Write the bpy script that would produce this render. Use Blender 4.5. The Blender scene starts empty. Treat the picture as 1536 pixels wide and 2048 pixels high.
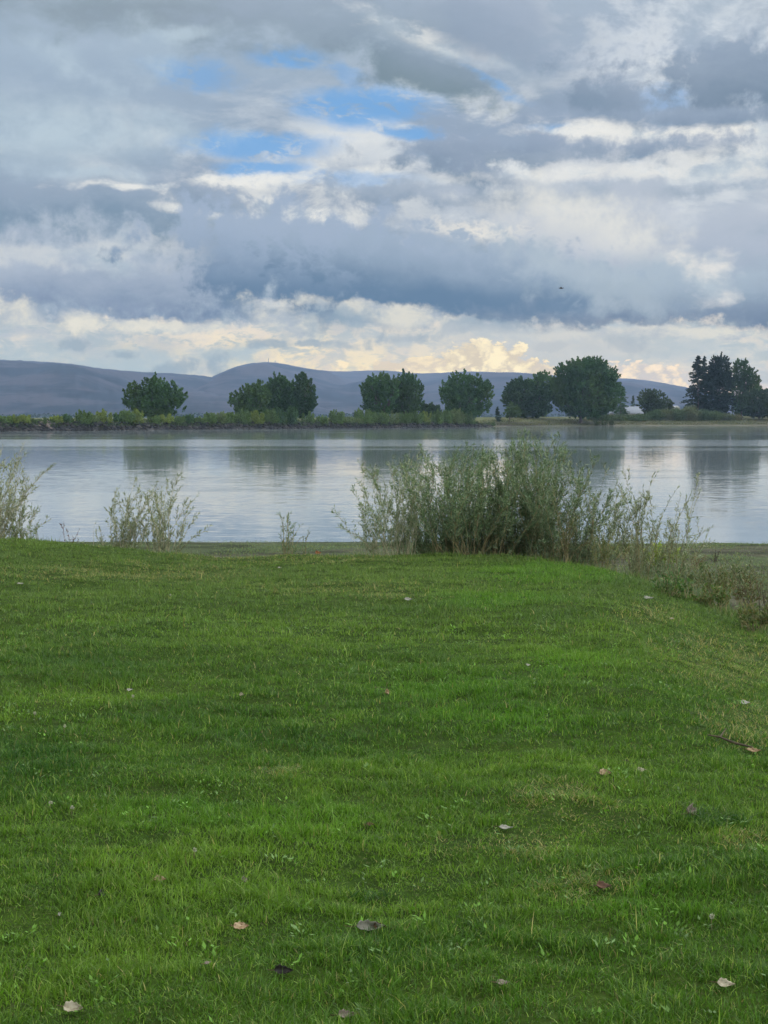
import bpy, bmesh, math, random
import numpy as np
from mathutils import Vector, Matrix
R = math.radians
scene = bpy.context.scene
COL = scene.collection
random.seed(7)
rng = np.random.default_rng(7)

# ------------------------------------------------------------ camera
PITCH = math.atan((1024 - 835) / 3078)          # horizon sits a little above the middle of the frame
FPX = 3078.0
cam_d = bpy.data.cameras.new('camera'); cam = bpy.data.objects.new('camera', cam_d); COL.objects.link(cam)
cam_d.sensor_fit = 'VERTICAL'; cam_d.sensor_height = 36; cam_d.lens = 36 * FPX / 2048
cam_d.clip_start = 0.1; cam_d.clip_end = 40000
cam.location = (0, 0, 1.6); cam.rotation_euler = (math.pi / 2 - PITCH, 0, 0)
scene.camera = cam

def ray(px, py):                                 # direction seen at a photo pixel
    a, b = (px - 768) / FPX, (1024 - py) / FPX
    c, s = math.cos(PITCH), math.sin(PITCH)
    return Vector((a, c + b * s, b * c - s))
def at(px, py, dist):                            # world point at forward distance
    d = ray(px, py); k = dist / d.y
    return Vector((d.x * k, dist, 1.6 + d.z * k))
def XD(px, dist): return (px - 768) / FPX * dist / math.cos(PITCH)
def ZD(py, dist): return at(768, py, dist).z

scene.view_settings.view_transform = 'Standard'; scene.view_settings.look = 'None'
scene.view_settings.exposure = 0.0; scene.view_settings.gamma = 1
c_ = scene.cycles
c_.max_bounces = 6; c_.diffuse_bounces = 2; c_.glossy_bounces = 3; c_.transmission_bounces = 3
c_.transparent_max_bounces = 4; c_.volume_bounces = 0; c_.caustics_reflective = False; c_.caustics_refractive = False
c_.use_denoising = True

def lin(r, g, b, k=1.0):                         # sRGB 0..255 -> linear
    f = lambda c: (c / 255 / 12.92) if c / 255 <= 0.04045 else ((c / 255 + 0.055) / 1.055) ** 2.4
    return (f(r) * k, f(g) * k, f(b) * k, 1)
# ------------------------------------------------------------ sky
SUN_EL, SUN_AZ = R(46), R(75)                   # sun stands high to the right, veiled by cloud
world = bpy.data.worlds.new('World'); scene.world = world; world.use_nodes = True
wt = world.node_tree; wt.nodes.clear()
class NB:
    def __init__(s, t): s.t = t
    def n(s, kind, **kw):
        o = s.t.nodes.new(kind)
        for k, v in kw.items(): setattr(o, k, v)
        return o
    def put(s, sock, v):
        if isinstance(v, (int, float, tuple, list)): sock.default_value = v
        else: s.t.links.new(v, sock)
    def m(s, op, a, b=0.0, c=0.0, clamp=False):
        o = s.n('ShaderNodeMath', operation=op, use_clamp=clamp)
        s.put(o.inputs[0], a)
        if len(o.inputs) > 1: s.put(o.inputs[1], b)
        if len(o.inputs) > 2: s.put(o.inputs[2], c)
        return o.outputs[0]
    def vm(s, op, a, b=(0, 0, 0)):
        o = s.n('ShaderNodeVectorMath', operation=op); s.put(o.inputs[0], a); s.put(o.inputs[1], b)
        return o.outputs['Value'] if op in ('LENGTH', 'DOT_PRODUCT') else o.outputs[0]
    def xyz(s, x, y, z=0.0):
        o = s.n('ShaderNodeCombineXYZ'); s.put(o.inputs[0], x); s.put(o.inputs[1], y); s.put(o.inputs[2], z); return o.outputs[0]
    def sep(s, v):
        o = s.n('ShaderNodeSeparateXYZ'); s.put(o.inputs[0], v); return o.outputs
    def noise(s, v, scale, detail=5, rough=0.55, dist=0.0, color=False, w=None):
        o = s.n('ShaderNodeTexNoise'); s.put(o.inputs['Vector'], v)
        o.inputs['Scale'].default_value = scale; o.inputs['Detail'].default_value = detail
        o.inputs['Roughness'].default_value = rough; o.inputs['Distortion'].default_value = dist
        return o.outputs['Color' if color else 'Fac']
    def ramp(s, v, a, b, lo=0.0, hi=1.0, smooth=True):
        o = s.n('ShaderNodeMapRange', interpolation_type='SMOOTHSTEP' if smooth else 'LINEAR')
        for k, x in zip(('Value', 'From Min', 'From Max', 'To Min', 'To Max'), (v, a, b, lo, hi)): s.put(o.inputs[k], x)
        return o.outputs[0]
    def mix(s, f, a, b, mode='MIX'):
        o = s.n('ShaderNodeMix', data_type='RGBA', blend_type=mode, clamp_factor=True)
        s.put(o.inputs[0], f); s.put(o.inputs[6], a); s.put(o.inputs[7], b); return o.outputs[2]
W = NB(wt)
D = W.n('ShaderNodeTexCoord').outputs['Generated']
dx, dy, dz = W.sep(D)
U = W.m('MULTIPLY', W.m('ARCTAN2', dx, dy), 30.78)        # hundredths of a photo width: degrees east of north
V = W.m('MULTIPLY', W.m('ARCSINE', dz), 30.78)            # elevation in the same unit
UV = W.xyz(U, V)
P = W.vm('MULTIPLY', D, (30.78, 30.78, 30.78))
Ps = W.vm('MULTIPLY', D, (30.78, 30.78, 76.0))            # stretched sideways: streaky cloud
Pv = W.vm('MULTIPLY', D, (30.78, 30.78, 52.0))
n_str = W.noise(Ps, 0.42, 7, 0.62, 0.35)
n_big = W.noise(Ps, 0.22, 3, 0.55, 0.2)
n_mid = W.noise(Pv, 0.75, 7, 0.62, 0.25)
n_puf = W.noise(P, 1.6, 5, 0.6, 0.1)
n_fin = W.noise(Ps, 1.7, 5, 0.65, 0.4)
bendc = W.noise(Pv, 0.7, 7, 0.6, 0, True)
# billow: rounded lumps
Pb = W.vm('ADD', P, W.vm('MULTIPLY', bendc, (1.6, 1.6, 1.6)))
def cells(scale):
    vo = W.n('ShaderNodeTexVoronoi', feature='F1'); W.put(vo.inputs['Vector'], Pb); vo.inputs['Scale'].default_value = scale; vo.inputs['Detail'].default_value = 0
    return vo.outputs['Distance']
n_bil = W.m('MULTIPLY_ADD', cells(2.2), -0.55, W.m('MULTIPLY_ADD', cells(5.5), -0.3, 0.5 + 0.85 * 0.47))
# the coordinates bent by noise so that no outline is a clean curve
bend = W.vm('SUBTRACT', bendc, (0.5, 0.5, 0.5))
UVw = W.vm('ADD', UV, W.vm('MULTIPLY', bend, (2.6, 1.05, 0)))
UVc = W.vm('ADD', UV, W.vm('MULTIPLY', bend, (1.0, 0.55, 0)))

def sky_uv(px, py):
    d = ray(px, py).normalized()
    return math.atan2(d.x, d.y) * 30.78, math.asin(d.z) * 30.78
_rot = {}
def turned(co, rot):
    """the bent coordinates turned by one of a few shared angles"""
    q = min((0, -8, -18, -28, -46, 12, 30), key=lambda k: abs(k - rot))
    key = (id(co), q)
    if q == 0: return co, 0.0
    if key not in _rot:
        v = W.n('ShaderNodeVectorRotate', rotation_type='Z_AXIS'); W.put(v.inputs['Vector'], co); v.inputs['Angle'].default_value = -R(q)
        _rot[key] = W.vm('ADD', v.outputs[0])
    return _rot[key], R(q)
def ell(cx, cy, rx, ry, rot=0, soft=0.5, amp=0.8, nz=None, co=None, k=1.0):
    """a ragged cloud patch; centre and radii in photo pixels; returns (mask, position inside it)"""
    u, v = sky_uv(cx, cy)
    src, a = turned(UVc if co is UVc else UVw, rot)
    ur, vr = u * math.cos(a) + v * math.sin(a), -u * math.sin(a) + v * math.cos(a)
    o = W.n('ShaderNodeVectorMath', operation='MULTIPLY_ADD'); W.put(o.inputs[0], src)
    o.inputs[1].default_value = (100 / rx, 100 / ry, 0); o.inputs[2].default_value = (-ur * 100 / rx, -vr * 100 / ry, 0)
    q = o.outputs[0]
    if not (nz is n_bil): amp *= 1.5
    soft *= 1.9 if soft > 0.2 else 1.4
    g = W.m('MULTIPLY_ADD', nz or n_mid, -2 * amp, W.vm('LENGTH', q))
    return W.ramp(g, 1 - amp + soft * 0.5, 1 - amp - soft * 0.5, 0, k), q
def layer(col, e, top, bot=None, lo=-0.9, hi=0.9, tex=None, ta=0.5):
    mask, q = e
    c = top
    if bot is not None:
        h = W.m('MULTIPLY_ADD', tex or n_mid, ta * 2, W.sep(q)[1])
        c = W.mix(W.ramp(h, lo + ta, hi + ta), bot, top)
    return W.mix(mask, col, c)

# -- clear air
st = W.n('ShaderNodeTexSky', sky_type='NISHITA', sun_disc=False); st.sun_elevation = SUN_EL; st.sun_rotation = SUN_AZ
clear = W.mix(0.80, W.mix(1.0, st.outputs[0], (0.10, 0.10, 0.10, 1), 'MULTIPLY'), lin(112, 172, 230))
# -- upper deck: grey-lavender sheet with lighter streaks
deck = W.mix(W.ramp(n_big, 0.38, 0.62), lin(139, 158, 178), lin(171, 187, 202))
deck = W.mix(W.ramp(n_str, 0.52, 0.74, 0, 0.75), deck, lin(212, 220, 228))
deck = W.mix(W.ramp(n_str, 0.46, 0.30, 0, 0.6), deck, lin(127, 146, 168))
col = deck
# broad left lavender sheet, quiet
col = layer(col, ell(230, 200, 520, 270, 0, 0.9, 0.5, k=0.85), lin(167, 187, 206), lin(151, 169, 192))
col = layer(col, ell(130, 270, 260, 60, 0, 1.0, 0.6, k=0.7), lin(179, 199, 212), None)
# mottled bright cloud at the upper right
e = ell(1230, 90, 340, 150, -14, 0.9, 0.7)
bright = W.mix(W.ramp(n_mid, 0.40, 0.60), lin(165, 181, 200), lin(222, 228, 234))
col = W.mix(W.m('MULTIPLY', e[0], 0.9), col, bright)
# streaky white cloud across the middle right
e = ell(1060, 300, 620, 130, -3, 0.9, 0.6)
white = W.mix(W.ramp(n_str, 0.42, 0.60), lin(149, 167, 190), lin(224, 228, 230))
col = W.mix(W.m('MULTIPLY', e[0], 0.92), col, white)
e = ell(640, 395, 330, 70, -4, 0.8, 0.7)
white2 = W.mix(W.ramp(n_mid, 0.40, 0.60), lin(149, 166, 188), lin(228, 229, 226))
col = W.mix(W.m('MULTIPLY', e[0], 0.9), col, white2)
e = ell(1300, 400, 420, 90, 0, 0.8, 0.7)
col = W.mix(W.m('MULTIPLY', e[0], 0.85), col, W.mix(W.ramp(n_str, 0.42, 0.6), lin(167, 183, 200), lin(226, 230, 232)))
# -- gaps of blue
holes = None
for a in ((725, 212, 125, 36, -4), (520, 292, 135, 27, -3), (385, 146, 95, 28, -6), (580, 112, 70, 22, 0), (690, 148, 50, 14, -30),
          (1125, 258, 60, 10, 0), (1310, 195, 60, 22, 0), (985, 165, 70, 10, -25), (690, 358, 120, 15, -4), (520, 335, 80, 16, 0), (825, 266, 60, 14, -10)):
    k_ = {385: 0.6, 1310: 0.4, 690: 0.5, 520: 0.9, 985: 0.7, 1125: 0.7}.get(a[0], 0.9)
    mk = ell(*a, soft=0.55, amp=0.55, nz=n_mid, co=UVc, k=k_)[0]
    holes = mk if holes is None else W.m('MAXIMUM', holes, mk)
holes = W.m('MULTIPLY', holes, W.ramp(n_fin, 0.66, 0.50, 0.35, 1.0))
col = W.mix(holes, col, clear)
# -- shaded clouds
G = lin
def breaks(col, lst, c=G(236, 236, 232), c2=None, k=0.85, nz=None, soft=0.9, amp=1.7):
    tone = W.mix(W.ramp(n_mid, 0.36, 0.56), c2 or G(187, 201, 212), c)
    for a in lst: col = W.mix(ell(*a, soft=soft, amp=amp, nz=nz or n_mid, co=UVc, k=k)[0], col, tone)
    return col
col = layer(col, ell(330, 22, 330, 46, 2, 0.9, 1.0, k=0.8), G(134, 150, 162))
col = layer(col, ell(740, 40, 360, 62, -3, 0.7, 1.1, k=0.85), G(159, 175, 194), G(141, 159, 176))
col = breaks(col, ((775, 50, 75, 18, -18), (900, 95, 60, 14, -18), (1010, 128, 60, 12, -28)))
col = layer(col, ell(860, 138, 165, 42, -17, 0.4, 0.9, co=UVc, k=0.95), G(143, 161, 180), G(123, 144, 158))
col = layer(col, ell(1010, 60, 120, 70, -30, 0.7, 1.2, co=UVc, k=0.85), G(161, 176, 196), G(141, 159, 181))
col = layer(col, ell(1490, 150, 190, 70, 0, 0.4, 1.1, n_puf, co=UVc, k=0.95), G(149, 166, 187), G(119, 140, 162))
col = layer(col, ell(1225, 195, 90, 52, -28, 0.5, 1.3, n_puf, co=UVc, k=0.9), G(149, 165, 186), G(127, 148, 170))
col = layer(col, ell(1390, 235, 240, 20, -3, 0.6, 1.4, n_puf, UVc, k=0.85), G(149, 166, 188), G(131, 151, 174))
col = breaks(col, ((1290, 272, 120, 18, -8), (1130, 262, 60, 12, 0), (1460, 262, 110, 12, 0)))
col = layer(col, ell(1110, 302, 330, 28, -2, 0.5, 1.3, n_puf, UVc, k=0.9), G(151, 167, 189), G(129, 150, 173))
col = layer(col, ell(970, 368, 95, 38, -28, 0.4, 0.9, n_puf, co=UVc, k=0.95), G(145, 162, 184), G(125, 146, 168))
col = breaks(col, ((1470, 338, 120, 32, 3), (1120, 350, 130, 12, 0), (1290, 350, 90, 12, 0), (1215, 384, 40, 10, 0)))
col = layer(col, ell(800, 386, 150, 20, 0, 0.5, 1.3, n_puf, UVc, k=0.88), G(159, 175, 194), G(139, 158, 180))
col = layer(col, ell(1190, 385, 230, 20, 0, 0.6, 1.4, n_puf, UVc, k=0.75), G(159, 176, 196), G(139, 159, 180))
col = layer(col, ell(190, 418, 340, 46, 0, 0.6, 1.0, k=0.94), G(149, 167, 188), G(121, 147, 170))
col = breaks(col, ((510, 405, 110, 14, -8), (480, 356, 80, 9, 0), (270, 374, 90, 6, 0), (410, 424, 60, 8, -8), (590, 438, 100, 16, 0)))
col = layer(col, ell(445, 398, 75, 24, -8, 0.5, 1.3, n_puf, co=UVc, k=0.88), G(149, 166, 188), G(131, 152, 175))
col = breaks(col, ((285, 105, 40, 40, 30), (180, 150, 80, 16, -28), (330, 75, 70, 10, 12), (90, 255, 200, 26, 0), (150, 345, 120, 10, 0)), G(185, 203, 216), G(167, 186, 204), 0.75, n_puf, 1.2, 1.4)
# -- middle belt: pale lit bank at right, pale bank at left
col = layer(col, ell(1330, 505, 420, 110, 0, 0.8, 1.0, k=0.95), G(184, 194, 208), G(156, 172, 194))
col = layer(col, ell(1160, 475, 170, 66, -18, 0.7, 1.0, n_puf, UVc, k=0.85), G(228, 228, 223), G(192, 200, 212), tex=n_puf)
col = layer(col, ell(950, 466, 100, 24, -8, 0.6, 1.2, n_bil, UVc, k=0.85), G(238, 234, 226))
col = layer(col, ell(200, 560, 390, 105, 0, 0.5, 0.9, n_puf, k=0.95), G(174, 187, 204), G(120, 142, 172), -0.95, 0.55)
col = breaks(col, ((320, 490, 130, 22, -8), (120, 500, 140, 18, 0), (250, 530, 80, 16, 0)), G(208, 213, 216), G(177, 193, 206), 0.7, n_puf)
# -- the big slate cloud
col = layer(col, ell(1230, 596, 560, 66, 0, 0.6, 1.0, n_puf, UVc, k=0.95), G(169, 186, 202), G(114, 137, 165), -0.9, 0.7)
col = layer(col, ell(640, 528, 300, 104, -8, 0.30, 0.9, n_puf, UVc, k=0.97), G(159, 177, 200), G(103, 132, 162), -0.95, 0.55, n_puf, 0.35)
col = layer(col, ell(920, 556, 330, 86, -8, 0.3, 0.8, n_bil, UVc, k=0.95), G(159, 177, 198), G(103, 132, 161), -0.8, 0.75, n_puf, 0.35)
col = layer(col, ell(840, 606, 330, 34, 0, 0.9, 0.9, n_puf, UVc, k=0.85), G(103, 132, 162))
col = layer(col, ell(1400, 632, 330, 30, 0, 0.7, 1.1, n_puf, UVc, k=0.9), G(134, 153, 176), G(110, 132, 160))
col = layer(col, ell(1180, 560, 190, 34, -18, 0.9, 1.3, n_puf, UVc, k=0.7), G(177, 192, 204))
col = breaks(col, ((1425, 562, 34, 40, -46), (1385, 535, 40, 20, -46), (545, 610, 30, 7, -8)), G(232, 230, 226), G(183, 197, 208), 0.85, n_bil, 0.9, 0.9)
# -- the light band under the clouds
Vw = W.sep(UVw)[1]
Vc = W.m('MULTIPLY_ADD', W.m('SUBTRACT', n_puf, 0.5), 1.1, W.sep(UVc)[1])
band = W.ramp(Vc, 1.90, 1.66)
glow = ell(670, 735, 300, 62, 0, 1.4, 0.7, co=UVc, k=0.95)[0]
bc = W.mix(W.ramp(n_str, 0.38, 0.60), G(184, 194, 204), G(228, 221, 211))
bc = W.mix(glow, bc, W.mix(W.ramp(n_puf, 0.34, 0.6), G(222, 212, 200), G(255, 236, 196)))
bc = W.mix(W.m('MULTIPLY', W.ramp(n_fin, 0.56, 0.40, 0, 0.8), W.ramp(Vc, 0.6, 1.6, 0.35, 1.0)), bc, G(171, 188, 199))
col = W.mix(band, col, bc)
for a in ((60, 726, 190, 30, 0), (1380, 700, 280, 26, 0), (230, 750, 260, 24, 0), (1120, 672, 260, 14, 0), (470, 712, 90, 14, 0)):
    col = layer(col, ell(*a, soft=0.9, amp=1.1, k=0.8), G(175, 193, 204))
col = breaks(col, ((155, 635, 60, 22, -8), (20, 628, 60, 26, -18), (560, 640, 60, 24, -18), (790, 632, 150, 18, -8), (320, 652, 200, 10, 0), (1280, 668, 200, 10, 0)), G(226, 224, 214), G(176, 188, 200), 0.9, n_puf, 0.6, 1.5)
for a in ((160, 690, 38, 10, 0), (545, 690, 34, 9, 0), (630, 688, 28, 5, 0), (690, 690, 32, 8, 0), (250, 712, 26, 8, 0), (425, 728, 38, 20, 30), (700, 645, 70, 22, -8),
          (1240, 690, 40, 12, 0), (820, 672, 44, 9, 0), (330, 742, 70, 14, 12), (1100, 690, 40, 7, 0), (960, 655, 90, 12, 0)):
    col = layer(col, ell(*a, soft=0.6, amp=1.5, nz=n_puf, co=UVc, k=0.8), G(153, 173, 190))
col = layer(col, ell(1060, 700, 300, 44, 0, 0.9, 0.7, co=UVc, k=0.75), G(200, 203, 205))
# heaped clouds lit warm on the horizon
lump = W.m('MULTIPLY_ADD', n_bil, 0.9, W.m('MULTIPLY', n_puf, 0.5))
def cumulus(col, a, lit, shade, k=0.97):
    e = ell(*a, soft=0.12, amp=0.8, nz=n_bil, co=UVc, k=k)
    return W.mix(e[0], col, W.mix(W.ramp(lump, 0.55, 0.85), shade, lit))
col = cumulus(col, (1400, 770, 170, 30, -8), G(240, 226, 208), G(206, 204, 206), 0.9)
col = cumulus(col, (1285, 752, 95, 30, -8), G(250, 232, 208), G(206, 202, 202), 0.95)
col = cumulus(col, (830, 742, 140, 26, 0), G(250, 234, 202), G(220, 208, 192), 0.9)
col = cumulus(col, (1050, 738, 100, 30, -18), G(253, 236, 200), G(214, 204, 192), 0.97)
col = cumulus(col, (960, 726, 100, 38, 0), G(253, 240, 208), G(216, 205, 188), 0.97)
# -- overhead and behind the viewer: unseen cloud, brightened towards the sun to light the lawn
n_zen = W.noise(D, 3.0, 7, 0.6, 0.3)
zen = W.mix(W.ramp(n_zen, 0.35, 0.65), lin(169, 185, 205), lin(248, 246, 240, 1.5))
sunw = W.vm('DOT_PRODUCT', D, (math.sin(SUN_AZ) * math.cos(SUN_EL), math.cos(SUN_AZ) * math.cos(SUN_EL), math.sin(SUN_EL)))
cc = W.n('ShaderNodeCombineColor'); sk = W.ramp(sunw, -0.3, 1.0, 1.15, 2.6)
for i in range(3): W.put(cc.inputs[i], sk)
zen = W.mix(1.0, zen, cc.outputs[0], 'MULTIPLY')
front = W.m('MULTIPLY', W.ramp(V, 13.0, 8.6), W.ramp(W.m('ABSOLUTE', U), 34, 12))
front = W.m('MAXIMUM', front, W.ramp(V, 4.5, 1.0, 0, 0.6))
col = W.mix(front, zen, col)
col = W.mix(W.ramp(V, -0.5, -1.5), col, lin(90, 105, 90))
# the clouds stand far beyond the thin air near the ground: their own colour is what is left when the air's share is taken off
path = W.m('MINIMUM', 6400, W.m('DIVIDE', 213, W.m('MAXIMUM', dz, 0.005)))
T = W.m('EXPONENT', W.m('MULTIPLY', path, -0.85e-4))
oneT = W.m('SUBTRACT', 1.0, T)
air = W.vm('MULTIPLY', W.xyz(oneT, oneT, oneT), (0.385, 0.57, 0.88))
raw = W.vm('MAXIMUM', W.vm('DIVIDE', W.vm('SUBTRACT', col, air), W.xyz(T, T, T)), (0.03, 0.04, 0.06))
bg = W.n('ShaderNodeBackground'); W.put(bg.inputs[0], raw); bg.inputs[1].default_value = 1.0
W.t.links.new(bg.outputs[0], W.n('ShaderNodeOutputWorld').inputs[0])
world.cycles.sampling_method = 'NONE'

sun_d = bpy.data.lights.new('sun', 'SUN'); sun = bpy.data.objects.new('sun', sun_d); COL.objects.link(sun)
sun_d.energy = 1.1; sun_d.angle = R(14); sun_d.color = (1.0, 0.95, 0.86)
sun.rotation_euler = (math.pi / 2 - SUN_EL, 0, math.pi - SUN_AZ)
# ------------------------------------------------------------ helpers
WATER = -1.4
def tag(o, label=None, cat=None, group=None, kind=None):
    if label: o['label'] = label
    if cat: o['category'] = cat
    if group: o['group'] = group
    if kind: o['kind'] = kind
    return o
def empty(name, loc=(0, 0, 0), label=None, cat=None, group=None):
    o = bpy.data.objects.new(name, None); o.location = loc; o.empty_display_size = 0.2; COL.objects.link(o)
    return tag(o, label, cat, group)
def mesh_np(name, V, F, mat, parent=None, col=None, loc=None, smooth=False):
    """V (n,3) world coordinates, F (m,3|4); the object origin goes to loc (or the parent's place)"""
    V = np.asarray(V, np.float32); F = np.asarray(F, np.int32)
    if loc is None and parent is not None: org = np.array(parent.location, np.float32)
    else: org = np.array(loc if loc is not None else (0, 0, 0), np.float32)
    me = bpy.data.meshes.new(name); k = F.shape[1]
    me.vertices.add(len(V)); me.vertices.foreach_set('co', (V - org).ravel())
    me.loops.add(F.size); me.loops.foreach_set('vertex_index', F.ravel())
    me.polygons.add(len(F)); me.polygons.foreach_set('loop_start', np.arange(0, F.size, k, dtype=np.int32))
    me.polygons.foreach_set('loop_total', np.full(len(F), k, np.int32))
    if smooth: me.polygons.foreach_set('use_smooth', np.ones(len(F), bool))
    if col is not None:
        a = me.attributes.new('tone', 'FLOAT_COLOR', 'POINT')
        a.data.foreach_set('color', np.hstack([col, np.ones((len(V), 1))]).astype(np.float32).ravel())
    me.update(calc_edges=True); me.materials.append(mat)
    o = bpy.data.objects.new(name, me); COL.objects.link(o)
    if parent is not None: o.parent = parent
    elif loc is not None: o.location = loc
    return o
def _hash(ix, iy, s):
    h = (ix.astype(np.int64) * 374761393 + iy.astype(np.int64) * 668265263 + s * 974634777) & 0xffffffff
    h = ((h ^ (h >> 13)) * 1274126177) & 0xffffffff
    return ((h ^ (h >> 16)) & 0xffff) / 65535.0
def vnoise(x, y, s=0):
    ix, iy = np.floor(x), np.floor(y); fx, fy = x - ix, y - iy
    fx = fx * fx * (3 - 2 * fx); fy = fy * fy * (3 - 2 * fy)
    a, b = _hash(ix, iy, s), _hash(ix + 1, iy, s); c, d = _hash(ix, iy + 1, s), _hash(ix + 1, iy + 1, s)
    return (a + (b - a) * fx) * (1 - fy) + (c + (d - c) * fx) * fy
def fbm(x, y, s=0, n=4, r=0.5):
    x = np.asarray(x, float); y = np.asarray(y, float); t = 0; a = 1; w = 0
    for i in range(n): t = t + a * vnoise(x, y, s + i); w += a; a *= r; x = x * 2.03 + 17.1; y = y * 2.03 - 9.7
    return t / w
def sst(a, b, x):
    t = np.clip((np.asarray(x, float) - a) / (b - a), 0, 1); return t * t * (3 - 2 * t)
L3 = lambda r, g, b, k=1.0: np.array(lin(r, g, b, k)[:3])
def rand_dir(n):
    v = rng.normal(size=(n, 3)); return v / np.linalg.norm(v, axis=1, keepdims=True)
def leaf_quads(C, A, Bv, la, lb):
    """diamond leaves: centre C, long axis A, short axis B (n,3), half sizes la, lb"""
    n = len(C); la = np.broadcast_to(np.asarray(la, float).reshape(-1, 1), (n, 1)); lb = np.broadcast_to(np.asarray(lb, float).reshape(-1, 1), (n, 1))
    V = np.stack([C - A * la, C + Bv * lb - A * la * 0.1, C + A * la, C - Bv * lb - A * la * 0.1], 1).reshape(-1, 3)
    return V, np.arange(4 * n).reshape(n, 4)
def perp(A):
    r = rand_dir(len(A)); b = np.cross(A, r); return b / (np.linalg.norm(b, axis=1, keepdims=True) + 1e-9)
def tube(P, Rr, sides=5):
    P = np.asarray(P, float); n = len(P); T = np.gradient(P, axis=0); T /= np.linalg.norm(T, axis=1, keepdims=True) + 1e-9
    ref = np.array([0.31, 0.95, 0.05]); X = np.cross(T, ref); X /= np.linalg.norm(X, axis=1, keepdims=True) + 1e-9; Y = np.cross(T, X)
    a = np.linspace(0, 2 * np.pi, sides, endpoint=False); Rr = np.broadcast_to(np.asarray(Rr, float), (n,))
    V = (P[:, None] + Rr[:, None, None] * (X[:, None] * np.cos(a)[None, :, None] + Y[:, None] * np.sin(a)[None, :, None])).reshape(-1, 3)
    F = [(i * sides + j, i * sides + (j + 1) % sides, (i + 1) * sides + (j + 1) % sides, (i + 1) * sides + j) for i in range(n - 1) for j in range(sides)]
    return V, np.array(F)
def join(parts):
    Vs, Fs, k = [], [], 0
    for V, F in parts: Vs.append(V); Fs.append(F + k); k += len(V)
    return np.vstack(Vs), np.vstack(Fs)

# ------------------------------------------------------------ materials
def mat(name):
    m = bpy.data.materials.new(name); m.use_nodes = True; m.node_tree.nodes.clear(); return m, NB(m.node_tree)
def finish(B, sh, disp=None):
    o = B.n('ShaderNodeOutputMaterial'); B.t.links.new(sh, o.inputs[0])
def principled(B, col, rough=0.7, spec=0.3, normal=None, **kw):
    p = B.n('ShaderNodeBsdfPrincipled'); B.put(p.inputs['Base Color'], col); B.put(p.inputs['Roughness'], rough)
    p.inputs['Specular IOR Level'].default_value = spec
    if normal is not None: B.put(p.inputs['Normal'], normal)
    for k, v in kw.items(): B.put(p.inputs[k], v)
    return p.outputs[0]
def blade_mat(name, trans=0.35, rough=0.5, spec=0.35, nscale=0, namp=0.0):
    m, B = mat(name); a = B.n('ShaderNodeAttribute', attribute_name='tone').outputs['Color']
    if nscale:
        g = B.n('ShaderNodeNewGeometry').outputs['Position']
        a = B.mix(B.ramp(B.noise(g, nscale, 3), 0.35, 0.65, 0, namp), a, B.mix(1.0, a, (0.55, 0.6, 0.6, 1), 'MULTIPLY'))
    d = principled(B, a, rough, spec)
    t = B.n('ShaderNodeBsdfTranslucent'); B.put(t.inputs[0], B.mix(1.0, a, (1.1, 1.25, 0.7, 1), 'MULTIPLY'))
    x = B.n('ShaderNodeMixShader'); x.inputs[0].default_value = trans
    B.t.links.new(d, x.inputs[1]); B.t.links.new(t.outputs[0], x.inputs[2]); finish(B, x.outputs[0]); return m
M_GRASS = blade_mat('grass_blade', 0.42, 0.42, 0.24)
M_LEAF = blade_mat('leaf', 0.30, 0.55, 0.3)
M_FAR = blade_mat('crown_leaf', 0.22, 0.7, 0.15)
def bark_mat(name, c1, c2, scale=8):
    m, B = mat(name); tc = B.n('ShaderNodeTexCoord').outputs['Object']
    finish(B, principled(B, B.mix(B.ramp(B.noise(tc, scale, 5), 0.35, 0.65), c1, c2), 0.85, 0.2)); return m
M_BARK = bark_mat('bark', (0.06, 0.05, 0.04, 1), (0.14, 0.12, 0.10, 1), 1.5)
M_STEM = bark_mat('willow_stem', lin(96, 92, 66), lin(150, 140, 104), 9)
M_STEM_PALE = bark_mat('pale_stem', lin(130, 126, 100), lin(182, 176, 148), 9)
M_STEM_RED = bark_mat('red_stem', lin(78, 44, 44), lin(104, 62, 52), 9)
M_STEM_DARK = bark_mat('dark_stem', lin(52, 48, 40), lin(84, 74, 58), 9)

# ------------------------------------------------------------ air
def make_haze():
    m, B = mat('thin_air'); p = B.n('ShaderNodeVolumePrincipled')
    p.inputs['Color'].default_value = (0.46, 0.66, 1.0, 1); p.inputs['Density'].default_value = 0.85e-4; p.inputs['Anisotropy'].default_value = 0.0
    B.t.links.new(p.outputs[0], B.n('ShaderNodeOutputMaterial').inputs[1])
    x0, x1, y0, y1, z0, z1 = -7000, 7000, -120, 6400, -12, 215
    V = [(x, y, z) for z in (z0, z1) for y in (y0, y1) for x in (x0, x1)]
    F = [(0, 2, 3, 1), (4, 5, 7, 6), (0, 1, 5, 4), (2, 6, 7, 3), (0, 4, 6, 2), (1, 3, 7, 5)]
    tag(mesh_np('haze', V, F, m), kind='stuff')
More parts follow.
